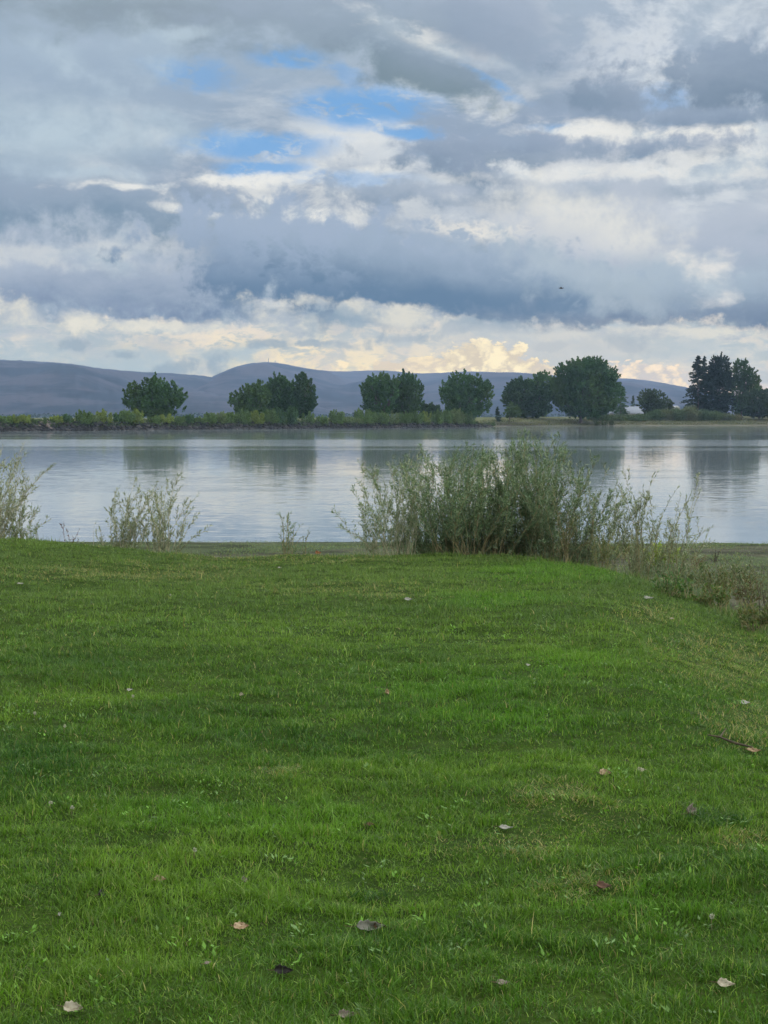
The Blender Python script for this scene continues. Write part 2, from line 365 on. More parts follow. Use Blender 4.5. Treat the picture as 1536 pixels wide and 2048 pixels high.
# ------------------------------------------------------------ near ground: lawn, bank, beach
def ye(x): return 18.6 + 0.5 * np.sin(x * 0.55 + 1) * 0.5 - 0.6 * sst(1.2, 2.6, x) + 0.25 * (fbm(x * 0.8, x * 0 + 3, 5) - 0.5)
def xe(y): return np.interp(y, [4, 10, 12, 14, 16, 16.8, 17.6, 18.6], [4.4, 3.85, 3.65, 3.5, 3.3, 2.9, 2.45, 1.9]) + 0.25 * (fbm(y * 0.7, y * 0 + 7, 6) - 0.5)
def lawn_s(x, y):
    a, b = ye(x) - y, xe(y) - x; k = 0.9
    h = np.clip(0.5 + 0.5 * (b - a) / k, 0, 1)
    return b * (1 - h) + a * h - k * h * (1 - h)
def height(x, y):
    x = np.asarray(x, float); y = np.asarray(y, float)
    s = lawn_s(x, y)
    lawn = 0.21 * sst(-1.5, -6, x) * sst(10, 18, y) - 0.09 * sst(12, 17, y) * sst(-4.2, -1.5, x)
    lawn = lawn - 0.30 * sst(0.55 + 0.11 * y * 0.9, 1.5 + 0.145 * y, x) * sst(5, 10, y)
    lawn = lawn + 0.13 * (fbm(x * 0.35, y * 0.45, 11, 3) - 0.5) + 0.085 * (fbm(x * 1.1 + 5, y * 1.9, 21, 3) - 0.5) + 0.035 * (fbm(x * 4.0, y * 6.5, 25, 2) - 0.5) * (y < 20)
    t = sst(0.25, -1.9, s)
    beach = -0.85 - 0.55 * (y - 15) / 22.0 + 0.0 * x
    beach = np.where(y > 37, WATER - (y - 37) * 0.06, beach) - 0.0011 * x * (y > 10) + 0.05 * (fbm(x * 0.5, y * 0.9, 31, 3) - 0.5) * sst(37, 31, y) + 0.02 * (fbm(x * 0.6, y * 0.6, 33, 3) - 0.5)
    return lawn * (1 - t) + np.maximum(beach, -6) * t
def on(px, py, lift=0.0):
    """point of the near ground seen at a photo pixel"""
    d = ray(px, py); lo, y = 3.0, 3.0
    while y < 60:
        k = y / d.y
        if 1.6 + d.z * k <= height(d.x * k, y): break
        y += 0.02
    k = y / d.y; return Vector((d.x * k, y, float(height(d.x * k, y)) + lift))

def make_near_ground():
    xs = np.concatenate([np.linspace(-60, -9, 40, endpoint=False), np.linspace(-9, 9, 301), np.linspace(9.3, 60, 40)])
    ys = np.concatenate([np.linspace(-40, 2, 22, endpoint=False), np.linspace(2, 24, 440, endpoint=False), np.linspace(24, 39, 90, endpoint=False), np.linspace(39, 60, 10)])
    X, Y = np.meshgrid(xs, ys); Z = height(X, Y)
    V = np.stack([X.ravel(), Y.ravel(), Z.ravel()], 1); nx = len(xs)
    i = (np.arange(len(ys) - 1)[:, None] * nx + np.arange(nx - 1)[None]).ravel()
    F = np.stack([i, i + 1, i + nx + 1, i + nx], 1)
    s = lawn_s(X, Y).ravel(); t = sst(0.1, -0.5, s)[:, None]
    n1 = fbm(V[:, 0] * 0.6, V[:, 1] * 1.5, 41)[:, None]; n2 = fbm(V[:, 0] * 1.7, V[:, 1] * 3, 42)[:, None]
    lawn = L3(36, 58, 14) * (1 - n1) + L3(52, 70, 22) * n1
    mud = L3(64, 66, 56) * (1 - n2) + L3(88, 88, 70) * n2
    alg = sst(0.42, 0.6, fbm(V[:, 0] * 0.25, V[:, 1] * 0.5, 43))[:, None]
    mud = mud * (1 - 0.65 * alg) + L3(66, 82, 52) * 0.65 * alg
    dk = sst(0.5, 0.62, fbm(V[:, 0] * 0.9, V[:, 1] * 1.6, 44, 5, 0.6))[:, None]
    mud = mud * (1 - 0.5 * dk)
    m, B = mat('turf_and_mud'); g = B.n('ShaderNodeNewGeometry').outputs['Position']
    a = B.n('ShaderNodeAttribute', attribute_name='tone').outputs['Color']
    c = B.mix(B.ramp(B.noise(g, 9, 6, 0.7), 0.35, 0.65), a, B.mix(1.0, a, (0.55, 0.55, 0.5, 1), 'MULTIPLY'))
    c = B.mix(B.ramp(B.noise(g, 60, 4, 0.7), 0.54, 0.68, 0, 0.3), c, (0.13, 0.12, 0.06, 1))
    b = B.n('ShaderNodeBump'); b.inputs['Strength'].default_value = 0.5; b.inputs['Distance'].default_value = 0.03; B.put(b.inputs['Height'], B.noise(g, 14, 6, 0.7))
    finish(B, principled(B, c, 0.95, 0.05, b.outputs[0]))
    tag(mesh_np('ground', V, F, m, col=lawn * (1 - t) + mud * t, smooth=True), kind='structure')

# ------------------------------------------------------------ lake
def shore_dist(px):
    return np.interp(px, [-600, 0, 300, 600, 850, 1000, 1150, 1300, 1536, 2200], [330, 330, 369, 420, 470, 513, 543, 560, 577, 590])
def make_water():
    m, B = mat('lake_water'); g = B.n('ShaderNodeNewGeometry').outputs['Position']
    gx, gy, gz = B.sep(g)
    # ripples: small slopes, long-crested across the view, stronger where a breath of wind touches the lake
    n1 = B.noise(B.vm('MULTIPLY', g, (0.55, 1.9, 1)), 1.0, 4, 0.6, 0, True)
    n2 = B.noise(B.vm('MULTIPLY', g, (2.2, 5.5, 1)), 1.0, 3, 0.6, 0, True)
    slope = B.vm('ADD', B.vm('SUBTRACT', n1, (0.5, 0.5, 0.5)), B.vm('SUBTRACT', n2, (0.5, 0.5, 0.5)))
    nw = B.noise(B.vm('MULTIPLY', g, (0.006, 0.05, 1)), 1.0, 4, 0.6)
    yy = B.m('MULTIPLY_ADD', B.m('SUBTRACT', nw, 0.5), 110.0, gy)
    wind = B.m('MULTIPLY', B.ramp(yy, 130, 172, 0, 0.6), B.ramp(yy, 225, 186))
    wind = B.m('MAXIMUM', wind, B.m('MULTIPLY', B.ramp(yy, 100, 60), 0.22))
    wind = B.m('MAXIMUM', wind, B.ramp(nw, 0.54, 0.64, 0, 0.45))
    k = B.ramp(wind, 0, 1, 0.025, 0.13, smooth=False)
    sv = B.n('ShaderNodeVectorMath', operation='SCALE'); B.put(sv.inputs[0], slope); B.put(sv.inputs['Scale'], k)
    n = B.vm('NORMALIZE', B.vm('ADD', B.vm('MULTIPLY', sv.outputs[0], (0.45, 1, 0)), (0, 0, 1)))
    r = B.ramp(wind, 0, 1, 0.045, 0.14, smooth=False)
    sh = principled(B, lin(116, 126, 128), r, 0.5, n); sh.node.inputs['IOR'].default_value = 1.52
    finish(B, sh)
    V = [(-3000, 34.0, WATER), (3000, 34.0, WATER), (3000, 900, WATER), (-3000, 900, WATER)]
    tag(mesh_np('lake_water', V, [(0, 1, 2, 3)], m), kind='structure')

# ------------------------------------------------------------ far bank and the plain behind it
TAN = 1 / FPX / math.cos(PITCH)
def far_height(px, off):
    """height of the far land at photo column px, off metres beyond the waterline"""
    left = sst(1010, 930, px)
    top = np.interp(px, [-400, 0, 300, 600, 960], [0.72, 0.62, 0.45, 0.1, -0.1])
    dike = WATER + (top - WATER) * sst(-0.3, 4.2, off) + 0.15 * (fbm(px * 0.09, off * 0.8, 61) - 0.5)
    beach = WATER + 0.012 * off * sst(0, 4, off) + 0.55 * sst(6, 16, off) + 0.9 * sst(14, 22, off)
    base = np.where(off < 0, WATER + off * 0.3, dike * left + beach * (1 - left))
    up = np.interp(px, [0, 700, 1100, 1536], [1.15, 1.3, 1.9, 2.2])
    t = sst(14, 48, off); h = base * (1 - t) + up * t
    return np.where(off < 0, np.maximum(h, -4), h) + 0.25 * (fbm(px * 0.02, off * 0.05, 63) - 0.5) * sst(3, 20, off)
def far_point(px, off):
    d = shore_dist(px) + off
    return np.array([(px - 768) * TAN * d, d, far_height(np.array(px, float), np.array(off, float))])
def make_far_land():
    px = np.linspace(-700, 2300, 701)
    off = np.array([-20, -6, -2, -0.5, 0.3, 0.9, 1.5, 2.2, 2.9, 3.6, 4.4, 6, 8, 11, 14, 17, 20, 24, 30, 38, 48, 70, 110, 200, 400, 800, 1600, 3200, 5000, 6380])
    PX, OF = np.meshgrid(px, off); D = shore_dist(PX) + OF
    Z = far_height(PX, OF)
    V = np.stack([((PX - 768) * TAN * D).ravel(), D.ravel(), Z.ravel()], 1); nx = len(px)
    i = (np.arange(len(off) - 1)[:, None] * nx + np.arange(nx - 1)[None]).ravel()
    F = np.stack([i, i + 1, i + nx + 1, i + nx], 1)
    p, o = PX.ravel()[:, None], OF.ravel()[:, None]
    n = fbm(p * 0.05, o * 0.3, 65)
    rock = L3(26, 29, 30) * (1 - n) + L3(42, 44, 38) * n
    n3 = sst(0.4, 0.6, fbm(p * 0.03, o * 0.16, 66))
    sand = L3(96, 92, 78) * (1 - n3) + L3(72, 76, 58) * n3
    dry = L3(84, 82, 58) * (1 - n) + L3(84, 92, 56) * n
    left = sst(1010, 930, p); isrock = left * sst(4.4, 3.6, o)
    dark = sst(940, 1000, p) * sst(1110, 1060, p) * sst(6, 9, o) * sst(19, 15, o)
    c = rock * isrock + (1 - isrock) * (sand * sst(22, 17, o) * (1 - left) + dry * (1 - sst(22, 17, o) * (1 - left)))
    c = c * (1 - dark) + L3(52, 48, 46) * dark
    plain = L3(96, 100, 70); f = sst(60, 400, o); c = c * (1 - f) + plain * f
    m, B = mat('far_land'); g = B.n('ShaderNodeNewGeometry').outputs['Position']
    a = B.n('ShaderNodeAttribute', attribute_name='tone').outputs['Color']
    finish(B, principled(B, B.mix(B.ramp(B.noise(g, 0.7, 5, 0.7), 0.4, 0.6), a, B.mix(1.0, a, (0.6, 0.62, 0.6, 1), 'MULTIPLY')), 0.9, 0.1))
    tag(mesh_np('far_shore', V, F, m, col=c, smooth=True), kind='structure')
    # dark boulders heaped along the foot of the dike: too many to count
    n = 2600; px = rng.uniform(-500, 985, n); of = rng.uniform(-0.3, 4.0, n)
    d = shore_dist(px) + of; C = np.stack([(px - 768) * TAN * d, d, far_height(px, of) + 0.02], 1)
    ico = bmesh.new(); bmesh.ops.create_icosphere(ico, subdivisions=1, radius=1.0); ico.verts.ensure_lookup_table()
    iv = np.array([v.co[:] for v in ico.verts]); fi = np.array([[v.index for v in f.verts] for f in ico.faces]); ico.free()
    sc = rng.uniform(0.18, 0.55, (n, 1)) * rng.uniform(0.6, 1.3, (n, 3)) * np.array([1.2, 1, 0.75])
    VV = (iv[None] * rng.uniform(0.75, 1.2, (n, len(iv), 1)) * sc[:, None]) + C[:, None]
    FF = fi[None] + (np.arange(n) * len(iv))[:, None, None]
    tone = rng.uniform(0, 1, (n, 1)) ** 2.2; tone = L3(24, 27, 30) * (1 - tone) + L3(70, 68, 66) * tone
    pale = ((np.abs(px - 92) < 14) & (rng.random(n) < 0.3))[:, None]; tone = np.where(pale, L3(104, 94, 90), tone)
    m2, B = mat('boulder'); a = B.n('ShaderNodeAttribute', attribute_name='tone').outputs['Color']; finish(B, principled(B, a, 0.9, 0.2))
    tag(mesh_np('boulders', VV.reshape(-1, 3), FF.reshape(-1, 3), m2, col=np.repeat(tone, len(iv), 0)), 'dark rough boulders heaped along the waterline of the far dike', 'rocks', kind='stuff')

def make_shore_brush():
    def belt(name, label, n, p0, p1, o0, o1, h0, h1, cols):
        px = rng.uniform(p0, p1, n); of = rng.uniform(o0, o1, n); k = rng.random(n) < 0.25 + sst(0.38, 0.6, fbm(px * 0.06, of * 0.3, 171, 3)); px, of = px[k], of[k]; n = len(px)
        d = shore_dist(px) + of; h = rng.uniform(h0, h1, n) * (0.5 + fbm(px * 0.12, of * 0.4, 173, 2)); t = rng.random(n)
        C = np.stack([(px - 768) * TAN * d, d, far_height(px, of) + h * t], 1); A = rand_dir(n) * 0.6 + np.array([0, 0, 1.0]); A /= np.linalg.norm(A, axis=1, keepdims=True)
        V, F = leaf_quads(C, A, perp(A), rng.uniform(0.12, 0.26, n), rng.uniform(0.05, 0.12, n)); r = rng.random((n, 1))
        c = np.where(r < 0.5, L3(*cols[0]), np.where(r < 0.8, L3(*cols[1]), L3(*cols[2]))) * rng.uniform(0.7, 1.3, (n, 1))
        tag(mesh_np(name, V, F, M_FAR, col=np.repeat(c, 4, 0)), label, 'brush', kind='stuff')
    belt('dike_brush', 'low green brush and grass along the rocky crest of the far dike', 42000, -500, 990, 1.6, 8, 0.3, 1.1, ((56, 76, 44), (74, 86, 52), (46, 62, 42)))
    belt('dry_grass', 'low olive and dry grass along the far beach at the right', 30000, 960, 2100, 9, 26, 0.15, 0.6, ((84, 90, 60), (110, 104, 76), (64, 78, 52)))

def make_hills():
    m, B = mat('sagebrush_hill'); g = B.n('ShaderNodeNewGeometry').outputs['Position']
    n = B.noise(B.vm('MULTIPLY', g, (0.004, 0.004, 0.012)), 1.0, 7, 0.65, 0.5)
    c = B.mix(B.ramp(n, 0.44, 0.56), (0.003, 0.007, 0.010, 1), (0.032, 0.029, 0.034, 1))  # patchy growth, contrast raised in place of relief shading the high sun lacks
    vo = B.n('ShaderNodeTexVoronoi', feature='F1'); B.put(vo.inputs['Vector'], g); vo.inputs['Scale'].default_value = 0.045
    sp = B.m('MULTIPLY', B.ramp(vo.outputs['Distance'], 0.34, 0.2), B.ramp(B.noise(g, 0.004, 4), 0.42, 0.6))
    finish(B, principled(B, B.mix(sp, c, (0.006, 0.012, 0.010, 1)), 0.95, 0.05))
    def hill(name, prof, rr, r0, r1, seed):
        X, Y = zip(*prof); px = np.linspace(X[0], X[-1], 421)
        r = np.concatenate([np.linspace(r0, rr, 46), np.linspace(rr + 60, r1, 12)])
        top = np.maximum((835 - np.interp(px, X, Y)) / FPX, -0.004) * rr + 1.6
        k = np.ones(9) / 9; top = np.convolve(np.pad(top, 4, 'edge'), k, 'valid')
        PX, RR = np.meshgrid(px, r); T = np.tile(top, (len(r), 1))
        u = np.where(RR <= rr, (RR - r0) / (rr - r0), (r1 - RR) / (r1 - rr))
        wx = (PX - 768) * TAN * RR
        gul = fbm(wx * 0.0022, RR * 0.0007, seed, 5, 0.55) - 0.5; rg = 1 - np.abs(2 * fbm(wx * 0.0016 + 3, RR * 0.0005, seed + 9, 4) - 1)
        env = np.sin(np.clip(u, 0, 1) * np.pi) * (RR < rr) * 1.0
        Z = 1.4 + (T - 1.4) * np.clip(u, 0, 1) ** 0.85 + env * (gul * 150 + (rg - 0.7) * 110) * (T / 180)
        Z = Z + 3.0 * (fbm(PX * 0.11, RR * 0.01, seed + 20) - 0.5) * (T > 20)
        ok = (RR - r0) / (rr - r0) * (T - 1.4) + 1.4 + 0 * Z      # never rises above the ridge as seen from the shore
        lim = 1.6 + (T - 1.6) * RR / rr * 0.985
        Z = np.where(RR < rr, np.minimum(Z, lim), Z); Z = np.maximum(Z, -3)
        V = np.stack([wx.ravel(), RR.ravel(), Z.ravel()], 1); nx = len(px)
        i = (np.arange(len(r) - 1)[:, None] * nx + np.arange(nx - 1)[None]).ravel()
        tag(mesh_np(name, V, np.stack([i, i + 1, i + nx + 1, i + nx], 1), m, smooth=True), kind='structure')
        return lambda p: np.interp(p, px, top)
    hill('hill', [(-900, 760), (-500, 735), (-200, 722), (0, 720), (60, 722), (140, 727), (200, 737), (290, 745), (350, 747), (400, 751), (440, 756), (520, 772), (620, 796), (760, 822), (900, 838)], 4700, 2600, 5500, 71)
    return hill('hill', [(200, 838), (330, 800), (400, 766), (432, 751), (450, 742), (480, 731), (520, 725), (555, 725), (600, 735), (640, 741), (680, 744), (740, 741), (790, 742), (830, 748), (880, 746), (940, 743), (985, 745), (1040, 745), (1080, 750), (1150, 754), (1236, 757), (1270, 758), (1300, 762), (1360, 773), (1420, 785), (1500, 796), (1700, 815), (2100, 832), (2400, 838)], 5600, 3000, 6300, 91)

def make_far_wood():
    n = 9000; px = rng.uniform(-500, 2100, n); d = rng.uniform(2000, 2450, n)
    h = (2 + 5 * fbm(px * 0.03, d * 0.004, 77)) * sst(0.35, 0.55, fbm(px * 0.012, d * 0.002, 78)) + 1
    C = np.stack([(px - 768) * TAN * d, d, 1.2 + rng.uniform(0, 1, n) * h], 1); A = rand_dir(n); Bv = perp(A)
    V, F = leaf_quads(C, A, Bv, rng.uniform(1.0, 2.4, n), rng.uniform(1.0, 2.0, n))
    col = np.repeat(L3(38, 52, 36) * rng.uniform(0.6, 1.3, (n, 1)), 4, 0)
    tag(mesh_np('far_woodland', V, F, M_FAR, col=col), 'low dark belt of far-off trees along the foot of the hills', 'woodland', kind='stuff')
make_near_ground(); make_water(); make_far_land(); make_shore_brush(); ridge = make_hills(); make_far_wood(); make_haze()
# ------------------------------------------------------------ far trees: tapered trunk, limbs and a crown of leaf sprays
def px2w(px, py, d):
    return np.array([(px - 768) * TAN * d, d, float(ZD(py, d))])
def crown_leaves(lobes, d, n, size, plume=1.0, gap=0.0, thick=0.8):
    """lobes: (cx, cy, rx, ry[, density]) in photo pixels at distance d"""
    mpp = d / FPX; area = np.array([l[2] * l[3] * (l[4] if len(l) > 4 else 1) for l in lobes], float); area /= area.sum()
    Cs, As = [], []
    for l, a in zip(lobes, area):
        c = px2w(l[0], l[1], d); rx, rz = l[2] * mpp, l[3] * mpp
        m = max(24, int(rx * rz * 4.2)); dr = rand_dir(m); dr[:, 2] = np.abs(dr[:, 2]) * np.sign(rng.random(m) - 0.34)
        rr = rng.uniform(0.45, 0.93, (m, 1)) ** 0.8
        P = c + dr * rr * np.array([rx, rx * thick, rz])
        ax = dr * np.array([0.75, 0.75, 0.35]) + np.array([0, 0, 0.85]) * plume; ax /= np.linalg.norm(ax, axis=1, keepdims=True)
        Ln = rng.uniform(0.14, 0.30, (m, 1)) * (rx + rz) * 0.55
        k = rng.integers(0, m, int(n * a)); t = rng.random((len(k), 1)) ** 0.8
        w = Ln[k] * (0.42 * (1 - t) ** 0.7 + 0.03)
        Q = P[k] + ax[k] * Ln[k] * (t - 0.25) + rand_dir(len(k)) * w * rng.random((len(k), 1)) ** 0.5
        Cs.append(Q); As.append(ax[k])
        q = int(n * a * 0.5); dr = rand_dir(q); cl = rng.random((q, 1)) ** 0.45 * 0.78
        dz = fbm(dr[:, 0] * 3 + l[0], dr[:, 2] * 3 + dr[:, 1] * 2, 7, 3)[:, None]; keep = (dz > 0.40)[:, 0]
        Cs.append((c + dr * cl * np.array([rx, rx * thick, rz]))[keep]); As.append(dr[keep])
    C = np.vstack(Cs); A = np.vstack(As) * 0.7 + rand_dir(len(C)) * 0.8; A /= np.linalg.norm(A, axis=1, keepdims=True)
    return leaf_quads(C, A, perp(A), size * rng.uniform(0.6, 1.25, len(C)), size * rng.uniform(0.35, 0.7, len(C)))
def tone_cols(V, F, base, var=0.3, warm=None, wf=0.0, sc=0.25, seed=0):
    n = len(F); C = V.reshape(n, 4, 3).mean(1); base = base * np.array([1.85, 1.65, 1.4])
    k = fbm(C[:, 0] * sc, C[:, 2] * sc + C[:, 1] * sc * 0.6, 200 + seed, 3)[:, None]
    c = base * (1 + var * 2 * (k - 0.5) + var * (rng.random((n, 1)) - 0.5))
    if warm is not None: m = sst(0.5, 0.75, fbm(C[:, 0] * sc * 0.6, C[:, 2] * sc * 0.6, 300 + seed, 2))[:, None] * wf; c = c * (1 - m) + warm * m
    return np.repeat(np.clip(c, 0.003, 1), 4, 0)
def broadleaf(name, label, d, base, lobes, n=7000, size=0.42, color=(46, 72, 44), warm=(78, 98, 52), wf=0.5, group=None, plume=1.0, trunk=0.45, lean=0, cat='tree', thick=0.8, low=None):
    b = px2w(base[0], base[1], d); b[2] = min(b[2], float(far_height(np.array(float(base[0])), np.array(d - float(shore_dist(base[0])))))) - 0.1
    lobes = [(l[0], l[1], l[2] * 1.09, l[3] * 1.07) + tuple(l[4:]) for l in lobes]
    xs = [l[0] - l[2] * 0.8 for l in lobes] + [l[0] + l[2] * 0.8 for l in lobes]
    lobes = list(lobes) + [((min(xs) + max(xs)) / 2, base[1] - 15, (max(xs) - min(xs)) * 0.38, 16, 1.6)]
    t = empty(name, b, label, cat, group)
    V, F = crown_leaves(lobes, d, n, size, plume, thick=thick)
    V[:, 2] = np.maximum(V[:, 2], b[2] + 0.25)
    mesh_np('crown', V, F, M_FAR, t, tone_cols(V, F, L3(*color), 0.32, L3(*warm), wf, 0.22, int(base[0]) % 37))
    parts = []; fork = b + np.array([0, 0, 0.12 * (px2w(0, lobes[0][1], d)[2] - b[2]) + 0.8])
    parts.append(tube([b, b * 0.5 + fork * 0.5, fork], [trunk * 0.95, trunk * 0.75, trunk * 0.7], 7))
    for l in lobes:
        c = px2w(l[0], l[1], d); mpp = d / FPX
        for k in range(5):
            e = c + np.array([rng.uniform(-0.7, 0.7) * l[2] * mpp, rng.uniform(-0.5, 0.5) * l[2] * mpp, rng.uniform(0.0, 0.8) * l[3] * mpp])
            mid = fork * 0.45 + e * 0.55 + np.array([0, 0, -0.06 * np.linalg.norm(e - fork)])
            parts.append(tube([fork, mid, e], [trunk * 0.4, trunk * 0.2, trunk * 0.05], 5))
    V, F = join(parts); mesh_np('trunk', V, F, M_BARK, t); return t
def conifer(name, label, d, base, top, halfw, n=6000, size=0.4, color=(34, 50, 42), group=None, ragged=0.3, shape=0.85, bare=0.06, sparse=1.0):
    b = px2w(base[0], base[1], d); b[2] = min(b[2], float(far_height(np.array(float(base[0])), np.array(d - float(shore_dist(base[0])))))) - 0.1
    tp = px2w(top[0], top[1], d); H = tp[2] - b[2]; Rm = halfw * d / FPX
    t = empty(name, b, label, 'tree', group); nb = int(H * 9 * sparse); Cs, As, parts = [], [], []
    parts.append(tube([b, b + (tp - b) * 0.5, tp], [0.03 * H * 0.5, 0.018 * H * 0.5, 0.03], 7))
    per = max(8, n // nb)
    for i in range(nb):
        u = bare + (1 - bare) * (i + rng.random()) / nb; az = rng.random() * 6.283
        L = Rm * min(1.0, (1 - u) ** shape * 1.25 + 0.05) * (1 - ragged * rng.random()) * (0.75 + 0.25 * min(1, u / 0.15))
        p0 = b + (tp - b) * u; dv = np.array([math.cos(az), math.sin(az), 0])
        s = rng.random((per, 1)) ** 0.7
        Q = p0 + dv * L * s + np.array([0, 0, 1.0]) * (0.16 * L * s - 0.28 * L * s * s) + rand_dir(per) * (0.10 * L + 0.12) * rng.random((per, 1)) * np.array([1, 1, 0.7])
        Cs.append(Q); As.append(np.tile(dv + np.array([0, 0, 0.15]), (per, 1)))
        if i % 3 == 0: parts.append(tube([p0, p0 + dv * L * 0.5 + [0, 0, 0.02 * L], p0 + dv * L * 0.9 - [0, 0, 0.08 * L]], [0.05, 0.035, 0.015], 4))
    C = np.vstack(Cs); A = np.vstack(As) + rand_dir(len(C)) * 0.7; A /= np.linalg.norm(A, axis=1, keepdims=True)
    V, F = leaf_quads(C, A, perp(A), size * rng.uniform(0.6, 1.2, len(C)), size * rng.uniform(0.25, 0.5, len(C)))
    mesh_np('crown', V, F, M_FAR, t, tone_cols(V, F, L3(*color), 0.3, None, 0, 0.3, 3))
    V, F = join(parts); mesh_np('trunk', V, F, M_BARK, t); return t
GT = 'cottonwood trees along the far shore'
broadleaf('cottonwood_tree', 'round bushy cottonwood standing alone, leftmost tree of the far shore', 410, (305, 840),
          [(300, 802, 34, 36, 1.3), (270, 800, 24, 30), (340, 803, 34, 30), (312, 775, 30, 24), (272, 780, 16, 20), (348, 788, 22, 24), (300, 815, 46, 16)], 11000, 0.40, group=GT)
broadleaf('cottonwood_tree', 'wide low cottonwood with ragged left side, left of the three that grow together', 440, (505, 838),
          [(503, 800, 22, 34), (482, 806, 18, 26), (520, 795, 20, 34), (466, 800, 9, 16, .5), (500, 822, 26, 12)], 7500, 0.42, group=GT)
broadleaf('cottonwood_tree', 'tall spiky-topped cottonwood in the middle of the three that grow together', 452, (556, 838),
          [(556, 786, 24, 38), (540, 800, 22, 32), (574, 790, 20, 38), (556, 815, 26, 18), (586, 800, 13, 32)], 9800, 0.42, (44, 70, 44), group=GT)
broadleaf('cottonwood_tree', 'narrow upright dark cottonwood on the right end of the three that grow together', 446, (606, 838),
          [(606, 776, 18, 30), (612, 798, 22, 32), (602, 812, 20, 20), (622, 806, 12, 22), (590, 805, 14, 30)], 8800, 0.42, (38, 62, 40), wf=0.25, group=GT)
broadleaf('cottonwood_tree', 'open-branched cottonwood, left of the pair standing over the dike bushes mid-shore', 465, (768, 838),
          [(758, 772, 28, 26), (738, 784, 20, 26), (772, 795, 26, 30), (745, 805, 24, 22), (785, 775, 16, 22)], 9500, 0.40, group=GT)
broadleaf('cottonwood_tree', 'full dark cottonwood, right of the pair standing over the dike bushes mid-shore', 470, (812, 838),
          [(812, 768, 20, 28), (826, 784, 20, 32), (802, 792, 20, 34), (822, 812, 26, 18), (790, 812, 16, 18)], 9000, 0.42, (40, 64, 40), wf=0.35, group=GT)
broadleaf('leafy_tree', 'small dark rounded tree tucked against the right foot of the cottonwood pair', 480, (858, 838),
          [(856, 818, 14, 14), (872, 822, 10, 12), (843, 822, 10, 12)], 2200, 0.4, (36, 56, 38), wf=0.1, trunk=0.25)
broadleaf('cottonwood_tree', 'broad cottonwood with sky showing low through its right side, between two gaps of hill', 500, (932, 838),
          [(922, 770, 26, 28), (900, 792, 24, 32), (950, 780, 24, 30), (970, 795, 17, 34), (930, 805, 36, 28), (905, 820, 18, 14)], 12500, 0.42, group=GT)
conifer('spruce_tree', 'tiny dark cone-shaped spruce right of the broad cottonwood', 530, (994, 838), (994, 814), 9, 900, 0.4, shape=0.9)
broadleaf('leafy_tree', 'low green bushy tree between the tiny spruce and the dark wide tree', 535, (1018, 836),
          [(1018, 826, 14, 11), (1032, 828, 12, 9)], 1500, 0.4, (52, 72, 46), trunk=0.15)
broadleaf('leafy_tree', 'wide dark tree with light green crest, left neighbour of the biggest tree', 560, (1052, 838),
          [(1048, 792, 38, 34), (1020, 796, 20, 26), (1078, 800, 26, 34), (1040, 770, 22, 14), (1058, 818, 42, 16), (1024, 776, 14, 14)], 13000, 0.46, (36, 58, 38), wf=0.3, plume=0.5)
broadleaf('cottonwood_tree', 'paler green cottonwood crown rising behind the gap left of the biggest tree', 590, (1085, 838),
          [(1084, 762, 22, 20), (1098, 780, 12, 26), (1066, 770, 18, 14)], 5500, 0.44, (58, 84, 50), group=GT)
broadleaf('cottonwood_tree', 'biggest tree of the far shore, a huge round cottonwood with dense dark foliage', 560, (1160, 838),
          [(1170, 748, 44, 32, 1.2), (1135, 755, 30, 32), (1205, 762, 30, 36), (1160, 785, 50, 40), (1118, 782, 20, 34), (1218, 790, 26, 32), (1140, 806, 34, 22), (1195, 812, 44, 20), (1185, 728, 26, 13)], 26000, 0.50, (42, 68, 42), plume=0.7, group=GT, trunk=0.8)
conifer('poplar_tree', 'slender dull green poplar close behind the right flank of the biggest tree', 640, (1240, 836), (1238, 764), 17, 3500, 0.45, (50, 72, 52), shape=0.55)
conifer('spruce_tree', 'small thin conifer standing above the grey house roof', 680, (1264, 832), (1264, 792), 7, 900, 0.42, (50, 66, 56), shape=0.7)
broadleaf('leafy_tree', 'compact round dark tree right of the grey house roof', 600, (1297, 834),
          [(1292, 800, 20, 20), (1306, 797, 20, 18), (1300, 812, 26, 16), (1296, 790, 12, 11), (1330, 808, 14, 14), (1340, 816, 8, 9)], 7000, 0.42, (44, 60, 42), (92, 96, 62), 0.4, plume=0.4)
conifer('fir_tree', 'tall open fir with ragged branches, left edge of the dark stand at the right', 610, (1394, 836), (1392, 712), 38, 8500, 0.50, (30, 46, 40), ragged=0.5, shape=0.8)
conifer('fir_tree', 'second thin-topped fir leaning on the ragged one, its tip a little to the right', 616, (1406, 836), (1405, 713), 24, 5000, 0.46, (32, 48, 42), ragged=0.45)
broadleaf('fir_tree', 'tallest and darkest tree of the stand at the right, dense with a blunt top', 606, (1436, 836),
          [(1436, 740, 22, 32), (1438, 775, 26, 36), (1434, 810, 30, 26), (1424, 755, 16, 30)], 12500, 0.48, (26, 42, 38), (34, 52, 42), 0.3, plume=0.5, trunk=0.6)
broadleaf('cottonwood_tree', 'loose green tree with sky gaps right of the darkest tree', 625, (1480, 836),
          [(1478, 745, 20, 28), (1496, 757, 18, 22), (1470, 780, 20, 28), (1498, 785, 20, 26), (1510, 762, 8, 10), (1484, 812, 28, 22)], 10000, 0.46, (40, 62, 42), group=GT)
broadleaf('leafy_tree', 'low wide dark tree at the right edge below the loose green one', 600, (1515, 838),
          [(1505, 800, 26, 22), (1535, 798, 24, 24), (1520, 818, 40, 16), (1550, 806, 20, 22)], 9500, 0.46, (38, 56, 42), wf=0.25, plume=0.3)
